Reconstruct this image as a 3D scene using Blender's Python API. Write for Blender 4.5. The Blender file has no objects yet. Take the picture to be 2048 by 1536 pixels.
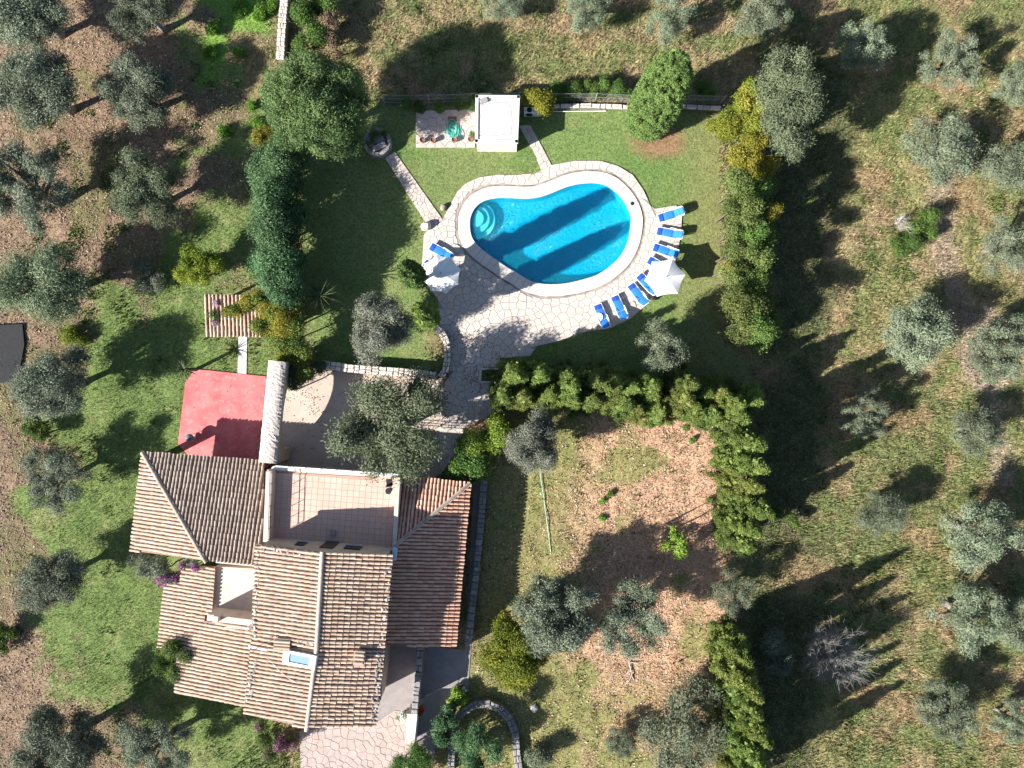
import bpy, bmesh, math, random
import numpy as np
from mathutils import Vector, Matrix, Euler

# ---------------------------------------------------------------- camera, sky, sun, exposure
R = math.radians
F, H = 1422.0, 52.7            # focal length in photo pixels, flying height of the drone in metres
SUN_AZ, SUN_EL = R(27), R(30.5)   # shadows fall towards +X, 27 degrees up to +Y

scene = bpy.context.scene
cam_d = bpy.data.cameras.new("camera"); cam = bpy.data.objects.new("camera", cam_d)
scene.collection.objects.link(cam); scene.camera = cam
cam.location = (0, 0, H); cam.rotation_euler = (0, 0, 0)
cam_d.sensor_fit = 'HORIZONTAL'; cam_d.sensor_width = 36; cam_d.lens = 36 * F / 2048
cam_d.clip_end = 2000

world = bpy.data.worlds.new("World"); scene.world = world; world.use_nodes = True
wn = world.node_tree; wn.nodes.clear()
sky = wn.nodes.new("ShaderNodeTexSky"); sky.sky_type = 'NISHITA'; sky.sun_disc = False
sky.sun_elevation = SUN_EL; sky.ozone_density = 2.5
to_sun = Vector((-math.cos(SUN_AZ) * math.cos(SUN_EL), -math.sin(SUN_AZ) * math.cos(SUN_EL), math.sin(SUN_EL)))
sky.sun_rotation = math.atan2(to_sun.x, to_sun.y)
bg = wn.nodes.new("ShaderNodeBackground"); bg.inputs[1].default_value = 0.064
wo = wn.nodes.new("ShaderNodeOutputWorld")
wn.links.new(sky.outputs[0], bg.inputs[0]); wn.links.new(bg.outputs[0], wo.inputs[0])

sd_ = bpy.data.lights.new("sun", 'SUN'); sd_.energy = 5.0; sd_.angle = R(0.53); sd_.color = (1, .975, .93)
sun = bpy.data.objects.new("sun", sd_); scene.collection.objects.link(sun)
sun.rotation_euler = to_sun.to_track_quat('Z', 'Y').to_euler(); sun.location = to_sun * 80

scene.view_settings.view_transform = 'Standard'; scene.view_settings.look = 'None'
scene.view_settings.gamma = 1; scene.view_settings.use_curve_mapping = False
scene.view_settings.exposure = 1.4
scene.cycles.max_bounces = 6; scene.cycles.transparent_max_bounces = 8
scene.cycles.caustics_reflective = False; scene.cycles.caustics_refractive = False

rng = np.random.default_rng(11); random.seed(11)
C = scene.collection

# ---------------------------------------------------------------- helpers
def P(px, py, z=0.0):                     # where the sight line through a photo point meets height z
    k = (H - z) / F
    return Vector(((px - 1024) * k, (768 - py) * k, z))
def ray_plane(px, py, p0, n):
    d = Vector(((px - 1024) / F, (768 - py) / F, -1.0)); o = Vector((0, 0, H))
    t = (p0 - o).dot(n) / d.dot(n)
    return o + d * t

LOC = {}
def new_mesh(name, verts, faces, mats, smooth=False, tint=None, midx=None):
    me = bpy.data.meshes.new(name)
    me.from_pydata([tuple(v) for v in verts], [], [tuple(f) for f in faces])
    if not isinstance(mats, (list, tuple)): mats = [mats]
    for m in mats: me.materials.append(m)
    if smooth: me.polygons.foreach_set('use_smooth', [True] * len(me.polygons))
    if midx: me.polygons.foreach_set('material_index', midx)
    if tint is not None:
        a = me.attributes.new('tint', 'FLOAT', 'POINT'); a.data.foreach_set('value', list(tint))
    me.update()
    return me
def np_mesh(name, V, Fc, mat, tint=None, col=None):      # V (n,3), Fc (m,k) all faces the same size
    me = bpy.data.meshes.new(name); n, k = Fc.shape
    me.vertices.add(len(V)); me.vertices.foreach_set('co', V.astype(np.float32).ravel())
    me.loops.add(n * k); me.loops.foreach_set('vertex_index', Fc.astype(np.int32).ravel())
    me.polygons.add(n); me.polygons.foreach_set('loop_start', np.arange(0, n * k, k, dtype=np.int32))
    me.polygons.foreach_set('loop_total', np.full(n, k, dtype=np.int32))
    me.materials.append(mat); me.polygons.foreach_set('use_smooth', np.zeros(n, bool))
    if tint is not None:
        a = me.attributes.new('tint', 'FLOAT', 'POINT'); a.data.foreach_set('value', tint.astype(np.float32))
    if col is not None:
        a = me.attributes.new('col', 'FLOAT_COLOR', 'POINT')
        a.data.foreach_set('color', np.concatenate([col, np.ones((len(col), 1))], 1).astype(np.float32).ravel())
    me.update(calc_edges=True); me.validate()
    return me
def link(name, me, parent=None, loc=None, rot=None, scl=None):
    o = bpy.data.objects.new(name, me); C.objects.link(o)
    if parent is not None: o.parent = parent
    if loc is not None: o.location = loc
    if rot is not None: o.rotation_euler = rot
    if scl is not None: o.scale = scl if hasattr(scl, '__len__') else (scl,) * 3
    LOC[o.name] = (LOC.get(parent.name, Vector((0, 0, 0))) if parent is not None else Vector((0, 0, 0))) + o.location
    return o
def tag(o, label=None, cat=None, group=None, kind=None):
    if label: o['label'] = label
    if cat: o['category'] = cat
    if group: o['group'] = group
    if kind: o['kind'] = kind
    return o
def thing(name, label, cat, loc=(0, 0, 0), rotz=0, group=None):
    o = link(name, None, None, Vector(loc), (0, 0, rotz)); o.empty_display_size = .3
    return tag(o, label, cat, group)
def copy_tree(o, parent=None):
    c = o.copy(); C.objects.link(c); c.parent = parent
    for ch in o.children: copy_tree(ch, c)
    return c

class MB:                                   # collects shapes into one mesh
    def __init__(s): s.v = []; s.f = []; s.t = []; s.m = []; s.cur = 0; s.tint = 0.0
    def raw(s, vs, fs):
        b = len(s.v); s.v += [Vector(v) for v in vs]; s.t += [s.tint] * len(vs)
        s.f += [tuple(i + b for i in f) for f in fs]; s.m += [s.cur] * len(fs); return s
    def box(s, c, d, rz=0.0, rot=None, bev=0.0):
        M_ = Matrix.Rotation(rz, 3, 'Z') if rot is None else rot
        x, y, z = d[0] / 2, d[1] / 2, d[2] / 2; c = Vector(c)
        if bev <= 0:
            vs = [c + M_ @ Vector((sx * x, sy * y, sz * z)) for sz in (-1, 1) for sx, sy in ((-1, -1), (1, -1), (1, 1), (-1, 1))]
            fs = [(3, 2, 1, 0), (4, 5, 6, 7), (0, 1, 5, 4), (1, 2, 6, 5), (2, 3, 7, 6), (3, 0, 4, 7)]
        else:
            b = bev; vs = []
            for zz, i in ((-z, 0), (z - b, 0), (z, b)):
                vs += [c + M_ @ Vector((sx * (x - i), sy * (y - i), zz)) for sx, sy in ((-1, -1), (1, -1), (1, 1), (-1, 1))]
            fs = [(3, 2, 1, 0), (8, 9, 10, 11)]
            for l in (0, 4):
                for k in range(4): fs.append((l + k, l + (k + 1) % 4, l + 4 + (k + 1) % 4, l + 4 + k))
        return s.raw(vs, fs)
    def bar(s, a, b, w, h=None):            # box from a to b with a w x h section
        a, b = Vector(a), Vector(b); h = h or w; d = b - a; L = d.length
        if L < 1e-6: return s
        ex = d / L; up = Vector((0, 0, 1)) if abs(ex.z) < .95 else Vector((0, 1, 0))
        ey = up.cross(ex).normalized(); ez = ex.cross(ey)
        M_ = Matrix((ex, ey, ez)).transposed()
        return s.box((a + b) / 2, (L, w, h), rot=M_)
    def prism(s, poly, z0, z1, bev=0.0, top_tilt=0.0):
        n = len(poly); c = Vector((sum(p[0] for p in poly) / n, sum(p[1] for p in poly) / n))
        vs = [(p[0], p[1], z0) for p in poly]
        fs = [tuple(range(n - 1, -1, -1))]
        if bev > 0:
            vs += [(p[0], p[1], z1 - bev) for p in poly]
            for p in poly:
                d = Vector((c.x - p[0], c.y - p[1])); L = max(d.length, 1e-5); d = d / L * min(bev * 1.6, L * .4)
                vs.append((p[0] + d.x, p[1] + d.y, z1))
            rings = 2
        else:
            vs += [(p[0], p[1], z1) for p in poly]; rings = 1
        for r_ in range(rings):
            for k in range(n):
                a, b = r_ * n + k, r_ * n + (k + 1) % n; fs.append((a, b, b + n, a + n))
        fs.append(tuple(range(rings * n, rings * n + n)))
        return s.raw(vs, fs)
    def tube(s, pts, rad, seg=6, cap=True):
        pts = [Vector(p) for p in pts]; n = len(pts)
        rad = list(rad) if hasattr(rad, '__len__') else [rad] * n
        vs = []; fs = []
        ref = Vector((.3, .2, 1)).normalized()
        for i, p in enumerate(pts):
            t = (pts[min(i + 1, n - 1)] - pts[max(i - 1, 0)])
            t = t.normalized() if t.length > 1e-7 else Vector((0, 0, 1))
            x = t.cross(ref)
            if x.length < .1: x = t.cross(Vector((1, 0, 0)))
            x.normalize(); y = t.cross(x)
            for k in range(seg):
                a = 2 * math.pi * k / seg; vs.append(p + (x * math.cos(a) + y * math.sin(a)) * rad[i])
        for i in range(n - 1):
            for k in range(seg):
                a, b = i * seg + k, i * seg + (k + 1) % seg; fs.append((a, b, b + seg, a + seg))
        if cap: fs += [tuple(range(seg - 1, -1, -1)), tuple(range((n - 1) * seg, n * seg))]
        return s.raw(vs, fs)
    def lathe(s, prof, c=(0, 0, 0), seg=20):   # prof: list of (r, z)
        c = Vector(c); vs = []; fs = []; n = len(prof)
        for r_, z in prof:
            for k in range(seg):
                a = 2 * math.pi * k / seg; vs.append(c + Vector((r_ * math.cos(a), r_ * math.sin(a), z)))
        for i in range(n - 1):
            for k in range(seg):
                a, b = i * seg + k, i * seg + (k + 1) % seg; fs.append((a, b, b + seg, a + seg))
        fs += [tuple(range(seg - 1, -1, -1)), tuple(range((n - 1) * seg, n * seg))]
        return s.raw(vs, fs)
    def build(s, name, mats, parent=None, smooth=False, world=False, loc=None, rot=None):
        off = LOC.get(parent.name, Vector((0, 0, 0))) if (world and parent is not None) else Vector((0, 0, 0))
        me = new_mesh(name, [v - off for v in s.v], s.f, mats, smooth, s.t, s.m if isinstance(mats, (list, tuple)) else None)
        return link(name, me, parent, loc, rot)

def inset(poly, d):                          # shrink a convex-ish polygon towards its centroid
    n = len(poly); c = sum((Vector(p[:2]) for p in poly), Vector((0, 0))) / n
    return [Vector(p[:2]) + (c - Vector(p[:2])).normalized() * d for p in poly]
def offset_loop(pts, d):                     # offset a closed loop by its vertex normals (positive = outwards, ccw loop)
    n = len(pts); out = []
    for i in range(n):
        t = (pts[(i + 1) % n] - pts[i - 1]).normalized(); out.append(pts[i] + Vector((t.y, -t.x)) * d)
    return out
def area2(p): return sum(p[i][0] * p[(i + 1) % len(p)][1] - p[(i + 1) % len(p)][0] * p[i][1] for i in range(len(p))) / 2
def ccw(p): return p if area2(p) > 0 else list(reversed(p))
def PX(lst, z=0.0): return ccw([Vector(P(x, y, z)[:2]) for x, y in lst])
def smooth_loop(pts, k=4):                   # closed Catmull-Rom
    out = []; n = len(pts)
    for i in range(n):
        p0, p1, p2, p3 = pts[i - 1], pts[i], pts[(i + 1) % n], pts[(i + 2) % n]
        for j in range(k):
            t = j / k
            out.append(.5 * ((2 * p1) + (p2 - p0) * t + (2 * p0 - 5 * p1 + 4 * p2 - p3) * t * t + (3 * p1 - p0 - 3 * p2 + p3) * t ** 3))
    return out
def sdist(poly, x, y):                       # signed distance (negative inside), numpy arrays
    d2 = np.full(x.shape, 1e9); ins = np.zeros(x.shape, bool); n = len(poly)
    for i in range(n):
        ax, ay = poly[i]; bx, by = poly[(i + 1) % n]
        ex, ey = bx - ax, by - ay; wx, wy = x - ax, y - ay
        t = np.clip((wx * ex + wy * ey) / (ex * ex + ey * ey + 1e-12), 0, 1)
        d2 = np.minimum(d2, (wx - ex * t) ** 2 + (wy - ey * t) ** 2)
        c = (ay > y) != (by > y)
        with np.errstate(divide='ignore', invalid='ignore'):
            ins ^= c & (x < (bx - ax) * (y - ay) / (by - ay if by != ay else 1e-12) + ax)
    d = np.sqrt(d2); return np.where(ins, -d, d)
_tab = np.random.default_rng(5).random((8, 256, 256))
def vnoise(x, y, s, k=0):
    x = x / s + 1000.3; y = y / s + 1000.7; xi = np.floor(x).astype(int); yi = np.floor(y).astype(int)
    fx, fy = x - xi, y - yi; fx = fx * fx * (3 - 2 * fx); fy = fy * fy * (3 - 2 * fy); T = _tab[k % 8]
    a = T[xi % 256, yi % 256]; b = T[(xi + 1) % 256, yi % 256]; c = T[xi % 256, (yi + 1) % 256]; d = T[(xi + 1) % 256, (yi + 1) % 256]
    return (a * (1 - fx) + b * fx) * (1 - fy) + (c * (1 - fx) + d * fx) * fy
def fbm(x, y, s, k=0): return (vnoise(x, y, s, k) + .5 * vnoise(x, y, s / 2.1, k + 1) + .25 * vnoise(x, y, s / 4.3, k + 2)) / 1.75
def sstep(a, b, x):
    t = np.clip((x - a) / (b - a), 0, 1); return t * t * (3 - 2 * t)

# ---------------------------------------------------------------- materials
def nodes(name):
    m = bpy.data.materials.new(name); m.use_nodes = True; nt = m.node_tree; nt.nodes.clear()
    return m, nt, nt.nodes.new, nt.links.new
def mixc(nt, fac, a, b, mode='MIX'):
    n = nt.nodes.new("ShaderNodeMix"); n.data_type = 'RGBA'; n.blend_type = mode
    for s_, v in ((n.inputs[0], fac), (n.inputs[6], a), (n.inputs[7], b)):
        if hasattr(v, 'is_output'): nt.links.new(v, s_)
        elif isinstance(v, (int, float)): s_.default_value = v
        else: s_.default_value = (*v, 1)
    return n.outputs[2]
def tintval(nt):                            # tint attribute + object random, wrapped to 0..1
    at = nt.nodes.new("ShaderNodeAttribute"); at.attribute_name = 'tint'
    oi = nt.nodes.new("ShaderNodeObjectInfo")
    ad = nt.nodes.new("ShaderNodeMath"); ad.operation = 'ADD'; nt.links.new(at.outputs['Fac'], ad.inputs[0]); nt.links.new(oi.outputs['Random'], ad.inputs[1])
    fr = nt.nodes.new("ShaderNodeMath"); fr.operation = 'FRACT'; nt.links.new(ad.outputs[0], fr.inputs[0])
    return fr.outputs[0]
def noise(nt, scale, detail=4, rough=.6, coord='world'):
    n = nt.nodes.new("ShaderNodeTexNoise"); n.inputs['Scale'].default_value = scale; n.inputs['Detail'].default_value = detail
    n.inputs['Roughness'].default_value = rough
    if coord == 'world':
        g = nt.nodes.new("ShaderNodeNewGeometry"); nt.links.new(g.outputs['Position'], n.inputs['Vector'])
    else:
        g = nt.nodes.new("ShaderNodeTexCoord"); nt.links.new(g.outputs['Object'], n.inputs['Vector'])
    return n.outputs['Fac']
def ramp(nt, v, a=.35, b=.65):
    r = nt.nodes.new("ShaderNodeMapRange"); r.inputs[1].default_value = a; r.inputs[2].default_value = b
    nt.links.new(v, r.inputs[0]); return r.outputs[0]
def finish(m, nt, col, rough=.8, spec=.3, bump=0.0, bscale=30, metal=0.0, bdist=.02, coord='world'):
    b = nt.nodes.new("ShaderNodeBsdfPrincipled"); o = nt.nodes.new("ShaderNodeOutputMaterial")
    if hasattr(col, 'is_output'): nt.links.new(col, b.inputs['Base Color'])
    else: b.inputs['Base Color'].default_value = (*col, 1)
    b.inputs['Roughness'].default_value = rough; b.inputs['Specular IOR Level'].default_value = spec; b.inputs['Metallic'].default_value = metal
    if bump > 0:
        bn = nt.nodes.new("ShaderNodeBump"); bn.inputs['Strength'].default_value = bump; bn.inputs['Distance'].default_value = bdist
        nt.links.new(noise(nt, bscale, 5, .65, coord), bn.inputs['Height']); nt.links.new(bn.outputs[0], b.inputs['Normal'])
    nt.links.new(b.outputs[0], o.inputs[0]); return m
def mat(name, c1, c2=None, scale=2.0, c3=None, c3scale=9.0, c3amt=.6, var=0.0, vcol=None, coord='world', **kw):
    m, nt, N, L = nodes(name); col = c1
    if c2 is not None: col = mixc(nt, ramp(nt, noise(nt, scale, 5, .6, coord)), c1, c2)
    if c3 is not None:
        f = ramp(nt, noise(nt, c3scale, 4, .6, coord), .55, .75)
        mu = N("ShaderNodeMath"); mu.operation = 'MULTIPLY'; mu.inputs[1].default_value = c3amt; L(f, mu.inputs[0]); col = mixc(nt, mu.outputs[0], col, c3)
    if var > 0:
        t = tintval(nt)
        if vcol is not None:
            mu = N("ShaderNodeMath"); mu.operation = 'MULTIPLY'; mu.inputs[1].default_value = var; L(t, mu.inputs[0]); col = mixc(nt, mu.outputs[0], col, vcol)
        else:
            r = N("ShaderNodeMapRange"); r.inputs[3].default_value = 1 - var; r.inputs[4].default_value = 1 + var; L(t, r.inputs[0])
            hs = N("ShaderNodeHueSaturation"); L(r.outputs[0], hs.inputs['Value'])
            if hasattr(col, 'is_output'): L(col, hs.inputs['Color'])
            else: hs.inputs['Color'].default_value = (*col, 1)
            col = hs.outputs[0]
    return finish(m, nt, col, coord=coord, **kw)
def foliage(name, dark, light, trans=.25, rough=.6, ovar=.2, spec=.12):
    m, nt, N, L = nodes(name)
    at = N("ShaderNodeAttribute"); at.attribute_name = 'tint'
    col = mixc(nt, at.outputs['Fac'], dark, light)
    oi = N("ShaderNodeObjectInfo"); r = N("ShaderNodeMapRange"); r.inputs[3].default_value = 1 - ovar; r.inputs[4].default_value = 1 + ovar
    L(oi.outputs['Random'], r.inputs[0]); hs = N("ShaderNodeHueSaturation"); L(r.outputs[0], hs.inputs['Value']); L(col, hs.inputs['Color'])
    r2 = N("ShaderNodeMapRange"); r2.inputs[3].default_value = .488; r2.inputs[4].default_value = .512; L(oi.outputs['Random'], r2.inputs[0]); L(r2.outputs[0], hs.inputs['Hue'])
    b = N("ShaderNodeBsdfPrincipled"); L(hs.outputs[0], b.inputs['Base Color']); b.inputs['Roughness'].default_value = rough; b.inputs['Specular IOR Level'].default_value = spec
    tr = N("ShaderNodeBsdfTranslucent"); L(hs.outputs[0], tr.inputs[0])
    mx = N("ShaderNodeMixShader"); mx.inputs[0].default_value = trans; L(b.outputs[0], mx.inputs[1]); L(tr.outputs[0], mx.inputs[2])
    o = N("ShaderNodeOutputMaterial"); L(mx.outputs[0], o.inputs[0]); return m
def attr_mat(name, rough=.9, bump=.6, bscale=14, trans=0.0, fine=None, bdist=.05):   # colour from the 'col' attribute
    m, nt, N, L = nodes(name)
    at = N("ShaderNodeAttribute"); at.attribute_name = 'col'; col = at.outputs['Color']
    if fine:
        for sc, amt in fine:
            r = N("ShaderNodeMapRange"); r.inputs[1].default_value = .28; r.inputs[2].default_value = .72; r.inputs[3].default_value = 1 - amt; r.inputs[4].default_value = 1 + amt
            L(noise(nt, sc, 3, .6), r.inputs[0])
            hs = N("ShaderNodeHueSaturation"); L(col, hs.inputs['Color']); L(r.outputs[0], hs.inputs['Value']); col = hs.outputs[0]
    finish(m, nt, col, rough, .15, bump, bscale, bdist=bdist)
    if trans > 0:
        b = [n for n in nt.nodes if n.type == 'BSDF_PRINCIPLED'][0]; o = [n for n in nt.nodes if n.type == 'OUTPUT_MATERIAL'][0]
        tr = N("ShaderNodeBsdfTranslucent"); L(col, tr.inputs[0]); mx = N("ShaderNodeMixShader"); mx.inputs[0].default_value = trans
        L(b.outputs[0], mx.inputs[1]); L(tr.outputs[0], mx.inputs[2]); L(mx.outputs[0], o.inputs[0])
    return m

m_ground = attr_mat("ground_mat", bump=.9, bscale=9, fine=((1.3, .16), (5.0, .38), (17.0, .4)))
m_grass = attr_mat("grass_mat", bump=0, trans=.25)
m_litter = attr_mat("litter_mat", bump=0)
m_grout = mat("grout", (.38, .315, .27), (.29, .235, .20), 3, bump=.4)
m_flag = mat("flagstone_mat", (.46, .385, .335), (.54, .475, .42), 1.6, c3=(.36, .25, .19), c3scale=1.6, c3amt=.55, var=.45, vcol=(.52, .47, .425), bump=.35, bscale=18, bdist=.015)
m_path = mat("path_stone_mat", (.42, .33, .28), (.55, .47, .41), 2.5, c3=(.30, .22, .18), c3scale=6, c3amt=.5, var=.4, vcol=(.50, .46, .43), bump=.4, bscale=16)
m_coping = mat("coping_mat", (.54, .475, .425), (.60, .54, .49), 1.2, c3=(.42, .34, .28), c3scale=3, c3amt=.45, var=.1, bump=.15, bscale=25)
m_joint = mat("dark_joint", (.13, .10, .085), (.40, .33, .28), 1.1)
m_liner = mat("pool_liner", (.001, .36, .58), (.002, .42, .62), .8, var=.0, rough=.5, spec=.05, bump=1.0, bscale=4.0, bdist=.2)
m_step = mat("pool_step", (.42, .60, .70), (.46, .64, .72), 2, rough=.4)
m_tile = mat("roof_tile_mat", (.47, .315, .215), (.34, .235, .165), .6, c3=(.14, .10, .078), c3scale=4, c3amt=.75, var=.75, vcol=(.58, .46, .345), bump=.3, bscale=40, bdist=.01)
m_tile_dk = mat("roof_tile_dark", (.32, .235, .175), (.225, .165, .13), 1.5, c3=(.11, .085, .075), c3scale=8, c3amt=.8, var=.6, vcol=(.48, .39, .31), bump=.3, bscale=40, bdist=.01)  # darker, browner tile colour for the north slope, hips and chimney caps
m_tile_red = mat("roof_tile_red", (.52, .265, .17), (.42, .23, .155), 1.5, c3=(.24, .13, .10), c3scale=7, c3amt=.5, var=.7, vcol=(.66, .45, .33), bump=.25, bscale=40, bdist=.01)
m_pan = mat("roof_bed", (.28, .18, .14), (.19, .125, .10), 4, c3=(.09, .07, .06), c3scale=9, bump=.4)
m_pan_red = mat("roof_bed_red", (.30, .13, .09), (.22, .10, .07), 4, bump=.4)
m_mortar = mat("ridge_mortar", (.58, .46, .38), (.46, .36, .29), 3, bump=.3)
m_wall = mat("house_wall", (.48, .40, .31), (.40, .33, .26), 1.2, c3=(.30, .25, .20), c3scale=5, bump=.5, bscale=10)
m_stone = mat("wall_stone", (.46, .38, .31), (.36, .30, .25), 5, c3=(.22, .18, .15), c3scale=14, c3amt=.6, var=.3, bump=.7, bscale=22, bdist=.03)
m_stone_pale = mat("pale_stone", (.66, .58, .51), (.54, .47, .40), 4, c3=(.36, .30, .26), c3scale=11, c3amt=.6, var=.18, bump=.6, bscale=20, bdist=.03)
m_grey_stone = mat("grey_stone", (.27, .26, .25), (.20, .19, .18), 4, c3=(.12, .11, .10), c3scale=12, var=.25, bump=.6, bscale=20)
m_core = mat("wall_core", (.25, .21, .17), (.18, .15, .12), 6, bump=.5)
m_white = mat("white_render", (.66, .64, .60), (.58, .55, .51), 2, c3=(.5, .46, .42), c3scale=3.5, c3amt=.3, bump=.15)
m_cream = mat("cream_render", (.57, .48, .40), (.50, .41, .34), 1.5, c3=(.38, .28, .22), c3scale=1.8, c3amt=.7, bump=.2)
m_poolhouse_roof = mat("pool_house_roof_mat", (.74, .70, .67), (.70, .62, .57), .6, c3=(.58, .48, .42), c3scale=1.6, c3amt=.3, bump=.15)
m_crack = mat("roof_seam", (.30, .28, .27), (.42, .38, .36), 3)
m_red = mat("red_paint", (.54, .095, .10), (.63, .17, .16), .9, c3=(.64, .30, .27), c3scale=3.3, c3amt=.7, bump=.12, rough=.6)
m_court = mat("court_gravel", (.52, .42, .345), (.42, .34, .275), .5, c3=(.27, .215, .175), c3scale=20, c3amt=.75, bump=.8, bscale=26, bdist=.03)
m_archtop = mat("arch_wall_top", (.58, .50, .44), (.44, .37, .32), 9, c3=(.22, .18, .16), c3scale=17, c3amt=.8, bump=.9, bscale=24, bdist=.05)
m_conc = mat("grey_concrete", (.30, .26, .25), (.24, .21, .20), 1.2, c3=(.15, .13, .12), c3scale=6, bump=.4)
m_patio = mat("pink_patio", (.42, .345, .305), (.35, .28, .245), 1.5, c3=(.40, .24, .18), c3scale=3.5, c3amt=.6, bump=.4)
m_ttile = mat("terrace_tile_mat", (.52, .33, .255), (.57, .38, .30), .6, c3=(.40, .22, .16), c3scale=2, c3amt=.4, var=.35, vcol=(.60, .44, .35), bump=.15, rough=.6)
m_tgrout = mat("terrace_grout", (.40, .26, .20), (.34, .22, .17), 3)
m_olivebark = mat("olive_bark", (.26, .235, .20), (.18, .16, .14), 6, bump=.7, bscale=25)
m_bark = mat("bark", (.16, .13, .105), (.10, .08, .065), 6, bump=.7, bscale=25)
m_deadwood = mat("dead_wood", (.46, .41, .37), (.34, .30, .27), 5)
m_greytwig = mat("grey_twig", (.25, .24, .22), (.17, .165, .15), 5)
m_soil = mat("soil", (.16, .10, .07), (.22, .14, .10), 3, bump=.6)
m_glass = mat("window_glass", (.02, .025, .03), rough=.08, spec=.6)
m_skyglass = mat("skylight_glass", (.20, .30, .42), rough=.06, spec=.7)
m_frame = mat("dark_shutter", (.055, .05, .045), rough=.5)
m_plastic = mat("white_plastic", (.78, .78, .78), rough=.35, spec=.5)
m_metal = mat("pale_metal", (.55, .56, .57), rough=.4, metal=.6)
m_dark = mat("black_metal", (.02, .02, .022), rough=.45)
m_canvas = mat("white_canvas", (.78, .77, .77), (.74, .73, .73), 2, bump=.15, bscale=60)
m_blue = mat("blue_cushion", (.022, .17, .60), (.028, .20, .66), 3, bump=.2, bscale=40, coord='obj')
m_blue_dk = mat("dark_blue_cushion", (.012, .06, .33), (.015, .08, .38), 3, bump=.2, coord='obj')
m_terra = mat("terracotta_pot", (.42, .20, .11), (.34, .16, .09), 5, bump=.2)
m_teal = mat("teal_hose", (.06, .50, .40), rough=.4)
m_tank = mat("pale_blue_tank", (.35, .50, .62), rough=.4)
m_black = mat("black_sheet", (.012, .012, .014), (.02, .02, .022), 5, bump=.5)

m_fol_olive = foliage("olive_leaves", (.122, .145, .094), (.240, .268, .185), .22)
m_fol_olive2 = foliage("pale_olive_leaves", (.142, .172, .104), (.258, .290, .190), .25)
m_fol_grey = foliage("grey_olive_leaves", (.135, .145, .105), (.245, .255, .195), .2)
m_fol_round = foliage("dark_tree_leaves", (.055, .108, .038), (.185, .265, .095), .22)
m_fol_laurel = foliage("laurel_leaves", (.042, .098, .040), (.145, .245, .105), .25, .55, spec=.15)
m_fol_conifer = foliage("conifer_leaves", (.062, .105, .024), (.225, .28, .07), .25)
m_fol_cyp = foliage("cypress_leaves", (.055, .105, .030), (.16, .225, .065), .2)
m_fol_con2 = foliage("green_conifer_leaves", (.058, .095, .024), (.195, .245, .064), .25)
m_fol_con3 = foliage("yellow_conifer_leaves", (.085, .115, .024), (.25, .275, .075), .25)
m_fol_olive3 = foliage("green_olive_leaves", (.110, .140, .075), (.215, .255, .148), .22)
m_fol_bigcyp = foliage("clipped_cypress_leaves", (.080, .135, .034), (.20, .27, .08), .25)
m_fol_yellow = foliage("yellow_leaves", (.16, .17, .022), (.34, .31, .05), .3)
m_fol_gold = foliage("gold_leaves", (.25, .21, .035), (.38, .33, .065), .3)
m_fol_lime = foliage("lime_leaves", (.13, .21, .03), (.30, .40, .07), .3)
m_fol_green = foliage("green_leaves", (.05, .10, .024), (.16, .25, .06), .28)
m_fol_mixed = foliage("mixed_shrub_leaves", (.05, .082, .024), (.195, .225, .065), .25)
m_fol_citrus = foliage("citrus_leaves", (.085, .135, .018), (.29, .31, .045), .28)
m_fol_grass = foliage("weed_leaves", (.10, .20, .03), (.21, .36, .06), .3)
m_fol_spike = foliage("spiky_leaves", (.025, .05, .02), (.12, .15, .07), .15)
m_magenta = foliage("magenta_bracts", (.30, .02, .22), (.55, .06, .42), .3)
m_pinkf = foliage("pink_blossom", (.45, .22, .38), (.62, .40, .55), .3)
m_redf = foliage("red_blossom", (.45, .02, .015), (.65, .06, .03), .25)

# pool water: mostly clear, a little milky, rippled
def water_mat():
    m, nt, N, L = nodes("pool_water")
    g = N("ShaderNodeNewGeometry"); mp = N("ShaderNodeMapping"); mp.inputs['Scale'].default_value = (1.0, 1.5, 1); mp.inputs['Rotation'].default_value = (0, 0, R(35)); L(g.outputs['Position'], mp.inputs[0])
    n1 = N("ShaderNodeTexNoise"); n1.inputs['Scale'].default_value = 4.6; n1.inputs['Detail'].default_value = 3; n1.inputs['Distortion'].default_value = 1.2; L(mp.outputs[0], n1.inputs['Vector'])
    bp = N("ShaderNodeBump"); bp.inputs['Strength'].default_value = 1.0; bp.inputs['Distance'].default_value = .12; L(n1.outputs['Fac'], bp.inputs['Height'])
    tr = N("ShaderNodeBsdfTransparent"); tr.inputs[0].default_value = (.45, .97, 1.0, 1)
    df = N("ShaderNodeBsdfDiffuse"); df.inputs[0].default_value = (.004, .48, .62, 1); L(bp.outputs[0], df.inputs['Normal'])
    gl = N("ShaderNodeBsdfGlossy"); gl.inputs['Roughness'].default_value = .06; L(bp.outputs[0], gl.inputs['Normal'])
    m1 = N("ShaderNodeMixShader"); m1.inputs[0].default_value = .20; L(tr.outputs[0], m1.inputs[1]); L(df.outputs[0], m1.inputs[2])
    m2 = N("ShaderNodeMixShader"); m2.inputs[0].default_value = .035; L(m1.outputs[0], m2.inputs[1]); L(gl.outputs[0], m2.inputs[2])
    o = N("ShaderNodeOutputMaterial"); L(m2.outputs[0], o.inputs[0]); return m
m_water = water_mat()

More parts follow.
